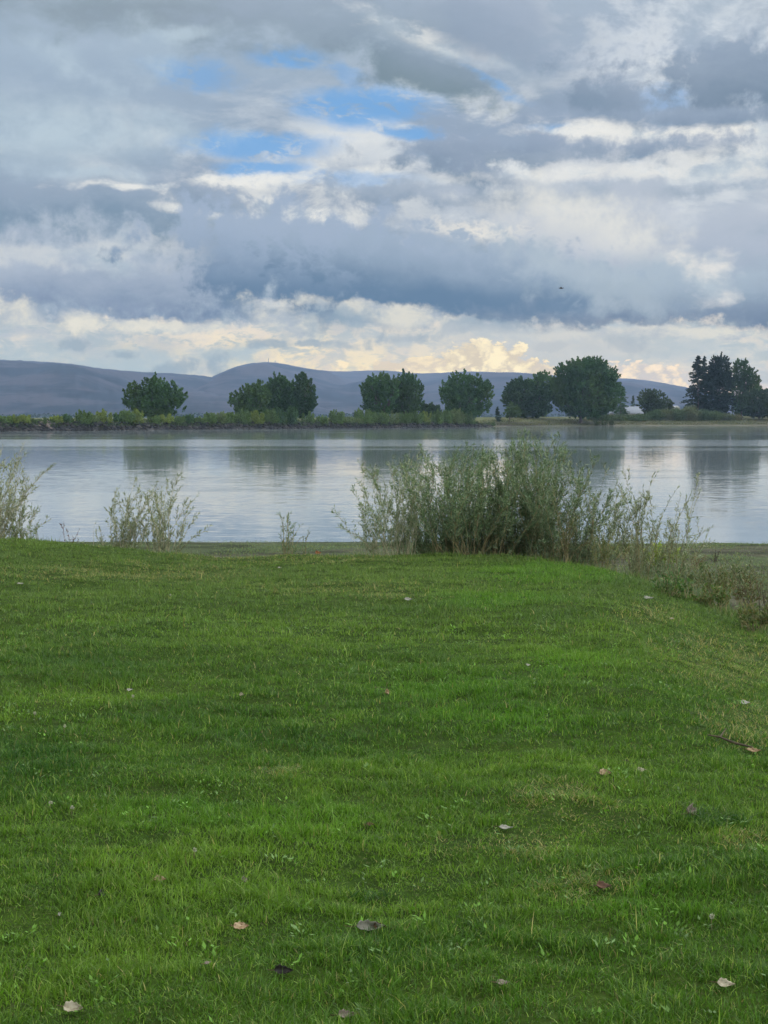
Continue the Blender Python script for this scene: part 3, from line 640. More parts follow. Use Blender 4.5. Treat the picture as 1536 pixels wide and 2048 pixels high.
broadleaf('leafy_tree', 'rounded tree cut by the right edge of the view, ending the dark stand', 640, (1590, 838),
          [(1580, 795, 34, 34), (1600, 810, 30, 24)], 5500, 0.5, (38, 58, 42), wf=0.25, plume=0.3)

# ------------------------------------------------------------ bushes along the dike
def far_bush(px, top, half, base, label, color, d_off=5.0, n=900, size=0.19, name='willow_bush', group='willow bushes along the far shore', spiky=True):
    half = half * (1.3 if spiky else 1.1); d = float(shore_dist(px)) + d_off; x = (px - 768) * TAN * d; b = np.array([x, d, float(far_height(np.array(float(px)), np.array(d_off)))])
    H = max(0.9, (ZD(top - (3 if spiky else 0), d) - b[2]) * 1.12); Rr = half * d / FPX
    n = int(n * max(1, H * Rr / 3.0)); m = max(7, int(8 * Rr)); k = rng.integers(0, m, n)
    a = rng.uniform(0, 6.283, m); r = rng.uniform(0, 1, m) ** 0.6; hh = H * (1 - 0.30 * r ** 2) * rng.uniform(0.72, 1.0, m)
    root = np.stack([np.cos(a) * r * Rr * 0.75, np.sin(a) * r * Rr * 0.75, 0 * a], 1); tip = np.stack([np.cos(a) * r * Rr, np.sin(a) * r * Rr, hh], 1)
    t = rng.random((n, 1)) ** 0.75; w = (0.34 * Rr * (1.05 - t) ** 0.8 + 0.1) if spiky else 0.42 * Rr
    C = b + root[k] * (1 - t) + tip[k] * t + rand_dir(n) * w * rng.random((n, 1)) ** 0.5 * np.array([1, 1, 0.7])
    C[:, 2] = np.maximum(C[:, 2], b[2] - 0.1)
    A = rand_dir(n) * 0.6 + np.array([0, 0, 0.8]); A /= np.linalg.norm(A, axis=1, keepdims=True)
    V, F = leaf_quads(C, A, perp(A), size * rng.uniform(0.7, 1.4, n), size * rng.uniform(0.3, 0.6, n))
    o = mesh_np(name, V, F, M_FAR, None, tone_cols(V, F, L3(*color) * 0.62, 0.35, None, 0, 0.8, int(px)), loc=tuple(b))
    return tag(o, label, 'bush', group)
YG, GR, DG, GG = (98, 118, 62), (78, 104, 64), (56, 84, 58), (88, 108, 76)
dike = [(-30, 832, 26, GR), (8, 834, 17, GR), (31, 833, 10, YG), (54, 832, 14, YG), (115, 834, 12, YG), (134, 832, 12, DG), (168, 822, 14, GR), (189, 830, 10, GG), (210, 822, 15, YG),
        (234, 832, 9, DG), (252, 823, 15, GR), (275, 822, 14, YG), (312, 834, 12, GR), (335, 831, 14, YG), (357, 834, 12, GR), (380, 832, 14, DG), (402, 836, 12, GR),
        (421, 828, 13, GR), (440, 826, 14, GG), (460, 827, 12, GR), (486, 823, 15, GR), (514, 825, 13, YG), (541, 821, 14, GR), (558, 820, 13, DG), (583, 819, 16, DG), (618, 826, 11, GR),
        (645, 834, 12, GR), (672, 823, 14, GR), (694, 836, 14, GG), (714, 838, 12, GG), (729, 819, 17, GR), (760, 824, 13, GR), (783, 826, 13, GG), (806, 826, 14, GR), (830, 822, 14, GR), (850, 826, 12, YG),
        (872, 822, 14, GR), (893, 821, 13, GR), (912, 820, 14, GG), (934, 825, 13, GR)]
NM = {YG: 'yellowish green', GR: 'mid green', DG: 'dark green', GG: 'greyish green'}
LM = [(305, 'the leftmost cottonwood'), (556, 'the cottonwood trio'), (790, 'the cottonwood pair'), (932, 'the broad single cottonwood')]
ORD = ['first', 'second', 'third', 'fourth', 'fifth', 'sixth', 'seventh', 'eighth', 'ninth', 'tenth', 'eleventh', 'twelfth', 'thirteenth', 'fourteenth']
cnt = {}
for px, tp, hw, c in sorted(dike, key=lambda q: min(abs(q[0] - l[0]) for l in LM)):
    x0, nm = min(LM, key=lambda l: abs(px - l[0])); side = 'left' if px < x0 else 'right'; key = (nm, side); cnt[key] = cnt.get(key, 0) + 1
    size_w = 'tall' if tp < 825 else 'low'
    far_bush(px, tp, hw, 848, '%s %s dike bush, %s to the %s of %s' % (size_w, NM[c], ORD[cnt[key] - 1], side, nm), c, 3.9 + 0.5 * math.sin(px))
# scrub in front of the houses at the right
scrub = [(1195, 832, 22, (62, 82, 58)), (1225, 833, 24, (66, 84, 60)), (1262, 833, 24, (60, 80, 58)), (1283, 829, 15, (58, 78, 56)), (1308, 822, 16, (62, 84, 60)), (1330, 820, 15, (80, 92, 66)), (1352, 818, 16, (70, 90, 66)),
         (1378, 815, 18, (84, 96, 74)), (1402, 822, 18, (64, 86, 64)), (1425, 824, 16, (72, 92, 68)), (1450, 829, 16, (76, 90, 66)), (1474, 831, 12, (92, 96, 70))]
SL = ['dull green scrub bush at the left end of the low thicket below the biggest tree', 'long low scrub bush in front of the left end of the grey house roof', 'low scrub bush in front of the right end of the grey house roof', 'dark scrub bush under the trunk of the compact round tree',
      'scrub bush just right of the trunk of the compact round tree', 'olive scrub bush left of the white building', 'grey-green scrub bush directly below the white building', 'tallest olive scrub bush, below the ragged fir',
      'dark scrub bush below the second fir', 'rounded scrub bush at the foot of the darkest tree', 'low scrub bush between the darkest tree and the dry grass', 'small dry-looking scrub bush, last of the thicket before the dry grass']
for (px, tp, hw, c), lb in zip(scrub, SL):
    far_bush(px, tp, hw, 844, lb, c, 23, 900, 0.24, 'scrub_bush', 'scrub bushes in front of the far houses', spiky=False)
for px, lb in ((1191, 'small round shrub alone on the sand, left of three dots at the waterline'), (1207, 'small round shrub on the sand, middle of three dots at the waterline'), (1221, 'smallest round shrub on the sand, right of three dots at the waterline')):
    far_bush(px, 841, 6, 850, lb, (58, 72, 50), 5.0, 420, 0.2, 'sand_shrub', 'small shrubs on the far beach', spiky=False)

# ------------------------------------------------------------ buildings and masts
def box_vf(x0, x1, y0, y1, z0, z1):
    V = [(x, y, z) for z in (z0, z1) for y in (y0, y1) for x in (x0, x1)]
    return np.array(V, float), np.array([(0, 2, 3, 1), (4, 5, 7, 6), (0, 1, 5, 4), (2, 6, 7, 3), (0, 4, 6, 2), (1, 3, 7, 5)])
def plain(name, c, rough=0.7, spec=0.3):
    m, B = mat(name); g = B.n('ShaderNodeTexCoord').outputs['Object']
    finish(B, principled(B, B.mix(B.ramp(B.noise(g, 1.5, 4), 0.3, 0.7), c, tuple(0.8 * v for v in c[:3]) + (1,)), rough, spec)); return m
M_WHITE = plain('white_siding', (0.48, 0.48, 0.47, 1)); M_ROOF = plain('grey_roofing', (0.16, 0.18, 0.21, 1)); M_GLASS = plain('dark_pane', (0.02, 0.022, 0.025, 1), 0.2, 0.5); M_STEEL = plain('mast_steel', (0.25, 0.24, 0.23, 1))
M_ROOFW = plain('pale_roofing', (0.30, 0.30, 0.30, 1)); M_WALL = plain('beige_wall', (0.42, 0.40, 0.36, 1))
def house(label, px, base_py, d, w, dep, wall_h, roof_h, wallm, roofm, windows, hip=0.0, eave=0.4):
    b = px2w(px, base_py, d); gz = float(far_height(np.array(float(px)), np.array(d - float(shore_dist(px))))); b[2] = min(b[2], gz)
    t = empty('house', b, label, 'house'); H = float(ZD(base_py, d)) - b[2] + wall_h
    V, F = box_vf(-w / 2, w / 2, -dep / 2, dep / 2, -0.3, H); mesh_np('wall', V + b, F, wallm, t)
    e, hp = eave, hip * w
    a = [(-w / 2 - e, -dep / 2 - e, H - 0.06), (w / 2 + e, -dep / 2 - e, H - 0.06), (w / 2 + e, dep / 2 + e, H - 0.06), (-w / 2 - e, dep / 2 + e, H - 0.06), (-w / 2 - e + hp, 0, H + roof_h), (w / 2 + e - hp, 0, H + roof_h)]
    a2 = [(x, y, z + 0.18) for x, y, z in a]
    F3 = [(0, 1, 5, 4), (2, 3, 4, 5), (1, 2, 5, 5), (3, 0, 4, 4)]
    Vr = np.array(a + a2) + b; Fr = [(0, 3, 2, 1)] + [tuple(i + 6 for i in f) for f in F3] + [(0, 1, 7, 6), (1, 2, 8, 7), (2, 3, 9, 8), (3, 0, 6, 9)]
    mesh_np('roof', Vr, np.array(Fr), roofm, t)
    for wx, wz, ww, wh in windows:
        V, F = box_vf(wx - ww / 2 - .08, wx + ww / 2 + .08, -dep / 2 - 0.06, -dep / 2 + 0.05, H - wz - .08, H - wz + wh + .08); f = mesh_np('window', V + b, F, M_WHITE, t)
        V, F = box_vf(wx - ww / 2, wx + ww / 2, -dep / 2 - 0.09, -dep / 2 - 0.05, H - wz, H - wz + wh); p = mesh_np('pane', V + b, F, M_GLASS, None, loc=tuple(b)); p.parent = f; p.location = (0, 0, 0)
    V, F = box_vf(w * 0.32, w * 0.32 + 1.0, -dep / 2 - 0.07, -dep / 2 + 0.05, H - wall_h, H - wall_h + 2.0); mesh_np('door', V + b, F, M_WALL, t)
    return t
house('long low house with a grey-blue hip roof rising above the scrub', 1255, 839, 650, 15, 9, 2.4, 2.9, M_WALL, M_ROOF, [(-4.5, 1.5, 1.4, 1.0), (-1, 1.5, 1.4, 1.0), (2.4, 1.5, 1.4, 1.0)], hip=0.22)
house('small white building with one dark window left of the ragged fir', 1346, 824, 700, 3.6, 5, 2.1, 0.5, M_WHITE, M_ROOFW, [(0.1, 1.2, 1.3, 0.7)], hip=0.1, eave=0.12)
house('little white shed at the right foot of the biggest tree', 1181, 835, 590, 1.6, 1.6, 1.1, 0.3, M_WHITE, M_ROOFW, [(-0.3, 0.8, 0.35, 0.35)], eave=0.06)
def mast(px, d, h, label, dish):
    z = float(ridge(px)) - 1.5; x = (px - 768) * TAN * d; t = empty('radio_mast', (x, d, z), label, 'mast', 'masts on the hilltop'); b = np.array([x, d, z])
    parts = [tube([b + [dx, dy, 0], b + [dx * 0.35, dy * 0.35, h]], [0.55, 0.35], 4) for dx, dy in ((-0.9, -0.6), (0.9, -0.6), (0, 0.9))]
    for k in range(8):
        u = k / 8; s = 1 - 0.65 * u; parts.append(tube([b + [-0.9 * s, -0.6 * s, h * u], b + [0.9 * s, -0.6 * s, h * (u + 0.12)]], [0.18, 0.18], 4))
    V, F = join(parts); mesh_np('lattice', V, F, M_STEEL, t)
    for u in dish:
        V, F = tube([b + [0.4, -1.4, h * u], b + [0.4, -0.7, h * u]], [1.3, 0.5], 10); mesh_np('dish', V, F, M_STEEL, t)
mast(538, 5600, 17, 'taller of the two radio masts on top of the hill', (0.55, 0.8)); mast(551.5, 5600, 9, 'shorter radio mast with a wide head on top of the hill', (0.7,))
# ------------------------------------------------------------ bird
def bird():
    d = 120; c = px2w(1119, 576, d); s = 0.42
    prof = [(-0.5, 0.01), (-0.36, 0.05), (-0.1, 0.11), (0.15, 0.12), (0.32, 0.075), (0.42, 0.065), (0.5, 0.02), (0.58, 0.006)]
    V, F = tube([(c[0] + a * s, c[1], c[2] - 0.05 * s * math.cos(a * 3)) for a, r in prof], [r * s for a, r in prof], 8)
    ps = [(V, F)]
    for sd in (-1, 1):
        W_ = []
        for k, (sp, ch, z) in enumerate([(0.05, 0.30, 0.05), (0.35, 0.30, 0.13), (0.7, 0.22, 0.12), (1.0, 0.05, 0.02)]):
            for th in (0.012, -0.012): W_ += [(c[0] + (0.16 - 0.15 * sp) * s, c[1] + sd * sp * s * 0.9, c[2] + (z + th) * s), (c[0] + (0.16 - 0.1 * sp - ch) * s, c[1] + sd * sp * s * 0.9, c[2] + (z + th) * s)]
        f = []
        for k in range(3):
            o = 4 * k; f += [(o, o + 1, o + 5, o + 4), (o + 2, o + 6, o + 7, o + 3), (o, o + 4, o + 6, o + 2), (o + 1, o + 3, o + 7, o + 5)]
        ps.append((np.array(W_), np.array(f)))
    V, F = join(ps); m = plain('dark_feather', (0.05, 0.05, 0.055, 1))
    tag(mesh_np('bird', V, F, m, loc=tuple(c), smooth=True), 'small dark bird gliding sideways in front of the slate cloud', 'bird')
bird()
# ------------------------------------------------------------ blades of grass
def blades(X, Y, h, w, lean, tone, levels=3, Z=None, curl=1.0):
    n = len(X); Z = height(X, Y) if Z is None else Z
    base = np.stack([X, Y, Z - 0.004], 1); az = rng.uniform(0, 6.283, n); f = np.stack([np.cos(az), np.sin(az), 0 * az], 1)
    la = rng.uniform(0, 6.283, n); ld = np.stack([np.cos(la), np.sin(la), 0 * la], 1)
    V = []
    for k in range(levels + 1):
        t = k / levels; ww = (w * (1 - t ** 1.8) + 0.0004)[:, None] * 0.5
        c = base + ld * (lean * h * t ** 1.9 * curl)[:, None] + np.array([0, 0, 1.0]) * (h * t * (1 - 0.28 * lean * t))[:, None]
        V += [c - f * ww, c + f * ww]
    V = np.stack(V, 1); m = 2 * (levels + 1)
    F = np.array([(2 * k, 2 * k + 1, 2 * k + 3, 2 * k + 2) for k in range(levels)])
    F = (F[None] + (np.arange(n) * m)[:, None, None]).reshape(-1, 4)
    return V.reshape(-1, 3), F, np.repeat(tone, m, 0)
def patchmap(X, Y, pts):
    """soft ground patches given at photo pixels: (px, py, half width px, half height px)"""
    k = 0; u = 768 + X / Y * FPX; v = 835 + (1.6 - height(X, Y)) / Y * FPX
    q = 60 * (fbm(X * 2.2, Y * 1.1, 90, 3) - 0.5)
    for px, py, a, b in pts: k = np.maximum(k, sst(1.25, 0.35, np.hypot((u - px + q) / a, (v - py + q * 0.5) / b)))
    return k
DRY = [(1120, 1610, 110, 45), (1190, 1650, 120, 40), (1060, 1700, 90, 40), (1180, 1790, 130, 40), (1480, 1330, 160, 60), (1290, 1230, 90, 22), (1420, 1300, 120, 40), (900, 1705, 60, 20), (1500, 1690, 70, 30), (550, 1550, 60, 14),
       (240, 1150, 300, 22), (560, 1120, 240, 16), (1500, 1450, 120, 60), (700, 1180, 200, 16)]
DARK = [(1420, 1645, 70, 22), (1350, 1285, 70, 20), (60, 1520, 160, 70), (130, 1350, 220, 50), (380, 1440, 200, 40), (1270, 1170, 80, 20), (1110, 1235, 120, 18), (600, 1480, 260, 30), (1520, 1315, 70, 18), (820, 1225, 120, 14)]  # darker grass; the patch in the right-hand dip paints its shade
LUSH = [(1100, 1150, 220, 30), (1000, 1200, 160, 26), (1150, 1330, 130, 34), (900, 1380, 200, 40), (1000, 1440, 200, 34), (600, 1660, 200, 50), (330, 1640, 160, 40), (1300, 1830, 240, 50), (1180, 1120, 130, 18)]
C_G = [L3(68, 100, 32), L3(90, 120, 38), L3(49, 83, 28), L3(114, 136, 62)]
def lawn_tone(X, Y):
    n = len(X); a = fbm(X * 0.7, Y * 0.9, 101)[:, None]; b = fbm(X * 3.1, Y * 3.1, 111, 3)[:, None]; r = rng.random((n, 1))
    k1, k2 = sst(0.35, 0.65, a), sst(0.35, 0.65, b)
    c = C_G[0] * (1 - k1) + C_G[1] * k1; c = c * (1 - 0.45 * k2) + C_G[2] * 0.45 * k2
    c = np.where(r > 0.86, C_G[3], c)
    dry = patchmap(X, Y, DRY)[:, None]; dk = patchmap(X, Y, DARK)[:, None]; lu = patchmap(X, Y, LUSH)[:, None]
    c = c * (1 - 0.45 * lu) + L3(82, 124, 34) * 0.45 * lu
    c = c * (1 - 0.42 * dk) + L3(34, 72, 30) * 0.42 * dk
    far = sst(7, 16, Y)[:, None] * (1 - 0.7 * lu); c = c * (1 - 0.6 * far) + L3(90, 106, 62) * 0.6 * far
    st = (rng.random((n, 1)) < 0.015 + 0.28 * dry); c = np.where(st, L3(146, 138, 92) * (0.55 + 0.6 * rng.random((n, 1))), c)
    return c * rng.uniform(0.6, 1.5, (n, 1)), dry[:, 0], dk[:, 0], lu[:, 0]
def scatter(y0, y1, dens, margin):
    """random spots over the strip of lawn y0..y1, thinner towards the far sides"""
    A = 0.25; xm = lambda y: A * y * 1.06 + margin; W_ = xm(y1) + 2.4; n = int(dens * 2 * W_ * (y1 - y0))
    y = rng.uniform(y0, y1, n); x = rng.uniform(-1, 1, n) * W_; k = (np.abs(x) < xm(y)) | (rng.random(n) < 0.42); return x[k], y[k]
def make_lawn():
    Vs, Fs, Ts, off = [], [], [], 0
    for y0, y1, dens, w, hh, lv, mg in ((2.0, 3.3, 9000, 0.0036, 0.027, 2, 0.2), (3.3, 5.2, 23000, 0.0028, 0.026, 3, 0.2), (5.2, 7.5, 15500, 0.0032, 0.026, 3, 0.2), (7.5, 11, 8800, 0.0042, 0.026, 2, 0.3), (11, 20.5, 4000, 0.0060, 0.028, 2, 0.4)):
        X, Y = scatter(y0, y1, dens, mg); s = lawn_s(X, Y)
        cl = fbm(X * 9, Y * 9, 121, 2); keep = (s > -0.1) & (rng.random(len(X)) < 0.45 + 1.1 * sst(0.3, 0.7, cl)); X, Y = X[keep], Y[keep]
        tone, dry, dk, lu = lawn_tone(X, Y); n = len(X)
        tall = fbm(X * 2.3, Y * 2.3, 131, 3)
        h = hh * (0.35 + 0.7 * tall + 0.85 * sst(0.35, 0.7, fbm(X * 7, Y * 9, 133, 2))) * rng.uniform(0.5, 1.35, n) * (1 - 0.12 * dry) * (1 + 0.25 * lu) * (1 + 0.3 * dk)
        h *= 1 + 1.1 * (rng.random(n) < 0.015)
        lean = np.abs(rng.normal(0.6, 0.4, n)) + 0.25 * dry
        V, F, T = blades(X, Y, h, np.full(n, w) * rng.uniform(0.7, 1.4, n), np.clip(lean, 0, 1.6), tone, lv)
        Vs.append(V); Fs.append(F + off); Ts.append(T); off += len(V)
    V, F, T = np.vstack(Vs), np.vstack(Fs), np.vstack(Ts); print('lawn verts', len(V))
    tag(mesh_np('lawn_grass', V, F, M_GRASS, col=T), 'short mown green grass of the lawn in the foreground', 'grass', kind='stuff')
    # unmown fringe on the bank
    n = 200000; X = rng.uniform(-9, 6, n); Y = rng.uniform(10, 21, n); s = lawn_s(X, Y); thin = fbm(X * 1.3, Y * 1.3, 141, 3)
    right = sst(1.2, 2.2, X)
    k = (s < 0.16 + 0.1 * right) & (s > -0.55 - 1.1 * right) & (np.abs(X) < 0.28 * Y + 1) & (rng.random(n) < 0.12 + 0.9 * sst(0.35, 0.6, thin) * (0.35 + 0.65 * right)); X, Y, s = X[k], Y[k], s[k]; n = len(X); right = right[k]
    c = [L3(92, 110, 60), L3(112, 114, 74), L3(66, 90, 52), L3(104, 96, 66)]; r = rng.random((n, 1)); q = fbm(X * 1.1, Y * 1.1, 145, 3)[:, None]
    tone = np.where(r < 0.4, c[0], np.where(r < 0.62 + 0.3 * (q - 0.5), c[1], np.where(r < 0.9, c[2], c[3]))) * rng.uniform(0.7, 1.25, (n, 1))
    h = rng.uniform(0.05, 0.15, n) * (0.7 + 1.1 * right * sst(0.15, -0.5, s)) * (0.6 + 0.9 * fbm(X * 2, Y * 2, 146, 2))
    V, F, T = blades(X, Y, h, rng.uniform(0.004, 0.008, n), np.abs(rng.normal(0.35, 0.25, n)), tone, 3)
    tag(mesh_np('fringe_grass', V, F, M_GRASS, col=T), 'unmown olive and straw coloured grass along the edge of the lawn', 'grass', kind='stuff')
    # thin growth on the exposed lake bed
    n = 150000; Y = rng.uniform(15, 37.5, n); X = rng.uniform(-1, 1, n) * (0.27 * Y + 1.5); s = lawn_s(X, Y); q = fbm(X * 0.45, Y * 0.8, 151, 4)
    k = (s < -1.0) & (rng.random(n) < 0.1 + 0.9 * sst(0.42, 0.62, q)); X, Y = X[k], Y[k]; n = len(X)
    tone = (L3(98, 116, 84) if True else 0) * rng.uniform(0.6, 1.35, (n, 1)) * np.where(rng.random((n, 1)) < 0.25, np.array([[1.5, 1.15, 0.9]]), 1.0)
    V, F, T = blades(X, Y, rng.uniform(0.015, 0.055, n), rng.uniform(0.008, 0.018, n), np.abs(rng.normal(0.7, 0.3, n)), tone, 2)
    tag(mesh_np('lakebed_grass', V, F, M_GRASS, col=T), 'thin grey-green growth on the bare lake bed below the bank', 'grass', kind='stuff')
    # clover and dandelion leaves low in the lawn
    cx, cy = scatter(3.2, 12, 26, 0.3); q = fbm(cx * 1.1, cy * 1.1, 161, 3); k = q > 0.47; cx, cy = cx[k], cy[k]
    Cs, As, Bs, la, lb, tn = [], [], [], [], [], []
    for x, y in zip(cx, cy):
        if lawn_s(np.array(x), np.array(y)) < 0.3: continue
        k = rng.integers(2, 8); r = 0.01 + 0.04 * rng.random(k); a = rng.uniform(0, 6.283, k); px_, py_ = x + r * np.cos(a), y + r * np.sin(a)
        A = np.stack([np.cos(a), np.sin(a), rng.uniform(0.2, 1.2, k)], 1) + rng.normal(0, 0.3, (k, 3)); A /= np.linalg.norm(A, axis=1, keepdims=True)
        B_ = np.cross(A, [0, 0, 1.0]); B_ /= np.linalg.norm(B_, axis=1, keepdims=True) + 1e-9; big = rng.random() < 0.25
        Cs.append(np.stack([px_, py_, height(px_, py_) + rng.uniform(0.012, 0.04, k)], 1)); As.append(A); Bs.append(B_)
        la.append(rng.uniform(0.006, 0.013, k) * (1.5 if big else 1)); lb.append(rng.uniform(0.0035, 0.0065, k)); t_ = L3(92, 134, 40) if rng.random() < 0.6 else L3(92, 122, 64); tn.append(np.tile(t_ * rng.uniform(0.6, 1.15), (k, 1)))
    V, F = leaf_quads(np.vstack(Cs), np.vstack(As), np.vstack(Bs), np.concatenate(la), np.concatenate(lb))
    tag(mesh_np('clover_leaves', V, F, M_LEAF, col=np.repeat(np.vstack(tn), 4, 0)), 'small broad clover and dandelion leaves low among the lawn grass', 'clover', kind='stuff')
make_lawn()

# ------------------------------------------------------------ fallen leaves lying on the lawn
def leaf_mat(name, c1, c2, c3):
    m, B = mat(name); g = B.n('ShaderNodeTexCoord').outputs['Object']
    c = B.mix(B.ramp(B.noise(g, 60, 4, 0.7), 0.4, 0.6), c1, c2); c = B.mix(B.ramp(B.noise(g, 150, 3, 0.6), 0.58, 0.68), c, c3)
    finish(B, principled(B, c, 0.6, 0.3)); return m
LM_ = {'tan': leaf_mat('tan_leaf', lin(205, 180, 140, 0.42), lin(180, 146, 104, 0.42), lin(110, 76, 50, 0.42)), 'pale': leaf_mat('pale_leaf', lin(214, 206, 178, 0.42), lin(190, 180, 148, 0.42), lin(130, 112, 84, 0.42)),
       'grey': leaf_mat('grey_leaf', lin(170, 158, 142, 0.42), lin(130, 114, 100, 0.42), lin(90, 74, 62, 0.42)), 'brown': leaf_mat('brown_leaf', lin(128, 92, 66, 0.42), lin(96, 66, 48, 0.42), lin(64, 44, 36, 0.42)),
       'dark': leaf_mat('dark_leaf', lin(62, 60, 54, 0.42), lin(44, 40, 36, 0.42), lin(92, 84, 74, 0.42)), 'white': leaf_mat('silvery_leaf', lin(196, 192, 176, 0.42), lin(176, 182, 166, 0.42), lin(150, 150, 128, 0.42)),
       'orange': leaf_mat('orange_leaf', lin(184, 122, 64, 0.42), lin(150, 92, 50, 0.42), lin(100, 66, 44, 0.42))}
def fallen_leaf(px, py, wpx, kind, label, curl=0.5, tilt=25, rot=0, asp=0.8, lift=0.016):
    p = on(px, py); size = wpx / FPX * p.length * 1.12; t = empty('fallen_leaf', (p.x, p.y, p.z + lift), label, 'leaf', 'fallen leaves on the lawn')
    nu, nv = 13, 7; V = []; curl = curl * 1.5
    for i in range(nu):
        u = i / (nu - 1); w = (math.sin(math.pi * u ** 0.62) ** 0.9) * 0.46 * asp * (1 + 0.16 * math.sin(i * 4.3 + px)) + 0.004
        for j in range(nv):
            v = 2 * j / (nv - 1) - 1; x = (u - 0.5) * size; y = v * w * size * (1 - 0.25 * curl * abs(v))
            z = curl * size * (0.42 * v * v * w * 1.6 + 0.32 * (u - 0.5) ** 2 * 2) + 0.045 * size * math.sin(5 * v + 7 * u + px)
            V.append((x, y, z))
    a, b = R(rot), R(tilt); M = Matrix.Rotation(a, 3, 'Z') @ Matrix.Rotation(b, 3, 'X')
    V = np.array([tuple(M @ Vector(v)) for v in V]) + np.array(t.location)
    F = [(i * nv + j, i * nv + j + 1, (i + 1) * nv + j + 1, (i + 1) * nv + j) for i in range(nu - 1) for j in range(nv - 1)]
    o = mesh_np('blade', V, F, LM_[kind], t, smooth=True); sol = o.modifiers.new('thickness', 'SOLIDIFY'); sol.thickness = 0.0006
    e = [Vector((-0.5 * size, 0, 0.16 * curl * size)), Vector((-0.72 * size, 0.03 * size, 0.1 * size)), Vector((-0.92 * size, 0.1 * size, 0.02 * size))]
    V, F = tube([tuple(M @ q + t.location) for q in e], [0.0011, 0.0009, 0.0007], 5); mesh_np('leaf_stalk', V, F, LM_['brown'], t)
for a in [
    (740, 1866, 52, 'white', 'largest curled leaf, silvery white, lying just left of a rust-brown leaf', 1.0, 55, 5, .62), (762, 1864, 26, 'brown', 'rust-brown curled leaf pressed against the right end of the largest silvery leaf', 1.0, 60, -12, .8),
    (482, 1864, 28, 'tan', 'flat light tan leaf left of the largest curled leaf', 0.2, 30, 4, .75), (485, 1773, 20, 'grey', 'small cupped grey-tan leaf standing above the flat tan leaf', 0.9, 60, 70, .9),
    (320, 1770, 24, 'tan', 'tan leaf half sunk in grass beside a dark twiggy spot on the left', 0.4, 25, -10, .8), (148, 2030, 36, 'pale', 'pale pointed leaf nearest the bottom left corner', 0.5, 40, -8, .8),
    (694, 2044, 34, 'grey', 'greyish leaf cut by the bottom edge of the view', 0.7, 40, 10, .7), (1452, 1981, 32, 'pale', 'pale cream leaf near the bottom right corner', 0.4, 30, -12, .7),
    (1006, 1983, 26, 'grey', 'dull grey-green leaf near the bottom, left of the cream corner leaf', 0.3, 25, 6, .6), (568, 1958, 34, 'dark', 'dark blackish crumpled leaf close to the bottom centre', 0.9, 50, 0, .8),
    (198, 1800, 24, 'dark', 'dark crumpled leaf left of the sunk tan leaf', 0.9, 70, 80, .8), (1207, 1788, 28, 'brown', 'reddish brown leaf on the right below the straw-coloured patch', 0.6, 30, 5, .8),
    (1376, 1634, 38, 'grey', 'big cupped grey-brown leaf lying by the dark tuft on the right', 0.9, 62, 60, .95), (1012, 1664, 26, 'white', 'silvery leaf piece at the left rim of the straw-coloured patch', 0.3, 20, -8, .5),
    (1210, 1556, 21, 'tan', 'round tan leaf, left of two leaves above the straw-coloured patch', 0.4, 40, 0, .9), (1283, 1549, 18, 'pale', 'pale leaf, right of two leaves above the straw-coloured patch', 0.5, 35, 12, .7),
    (1507, 1511, 26, 'tan', 'long tan leaf beside the dark stick at the right edge', 0.4, 25, -20, .5), (1491, 1411, 16, 'white', 'small whitish leaf at the right above the dark stick', 0.3, 30, 0, .8),
    (773, 1392, 17, 'tan', 'single tan leaf in the middle of the lawn', 0.7, 60, 60, .9), (484, 1395, 12, 'pale', 'small pale leaf left of the single tan leaf mid-lawn', 0.5, 50, -50, .8),
    (259, 1387, 13, 'white', 'small whitish sliver on the left side of the lawn', 0.5, 45, 40, .5), (817, 1203, 16, 'white', 'white leaf far out on the lawn below the big willows', 0.4, 30, -8, .6),
    (1297, 1200, 17, 'white', 'white leaf near the weedy edge on the right', 0.4, 30, -15, .6), (41, 1171, 11, 'white', 'white leaf far left on the distant lawn', 0.3, 20, 0, .6),
    (560, 1139, 8, 'white', 'tiny white leaf near the far rim of the lawn, below the small sapling', 0.3, 20, 0, .7), (636, 1108, 12, 'orange', 'orange-brown leaf at the far rim of the lawn', 0.6, 50, 20, .8),
    (1056, 1335, 10, 'white', 'tiny pale leaf on the lush lawn right of centre', 0.3, 40, 30, .6), (1344, 1241, 10, 'pale', 'tiny pale leaf in the worn hollow near the weedy edge', 0.3, 20, 0, .5),
    (741, 1660, 14, 'brown', 'small brown leaf fragment just left of centre', 0.5, 35, 0, .8), (415, 1938, 16, 'grey', 'grey leaf sliver between the pale corner leaf and the blackish leaf', 0.4, 40, 50, .5),
    (118, 1838, 15, 'white', 'small silvery leaf standing upright near the left edge', 0.4, 70, 80, .5), (1252, 1530, 8, 'dark', 'tiny black leaf scrap above the pair of leaves on the right', 0.6, 30, 0, .9)]:
    fallen_leaf(*a[:5], curl=a[5], tilt=a[6], rot=a[7], asp=a[8])
def stick():
    pts = [on(1415, 1478, 0.02), on(1440, 1487, 0.03), on(1468, 1498, 0.03), on(1505, 1503, 0.02)]
    V, F = tube([tuple(p) for p in pts], [0.003, 0.005, 0.007, 0.004], 7); b = tuple(pts[2])
    V2, F2 = tube([tuple(pts[1]), tuple(on(1452, 1478, 0.05))], [0.005, 0.002], 5)
    V, F = join([(V, F), (V2, F2)]); tag(mesh_np('fallen_stick', V, F, M_STEM_DARK, loc=b, smooth=True), 'dark bent stick lying in the grass at the right', 'stick')
stick()
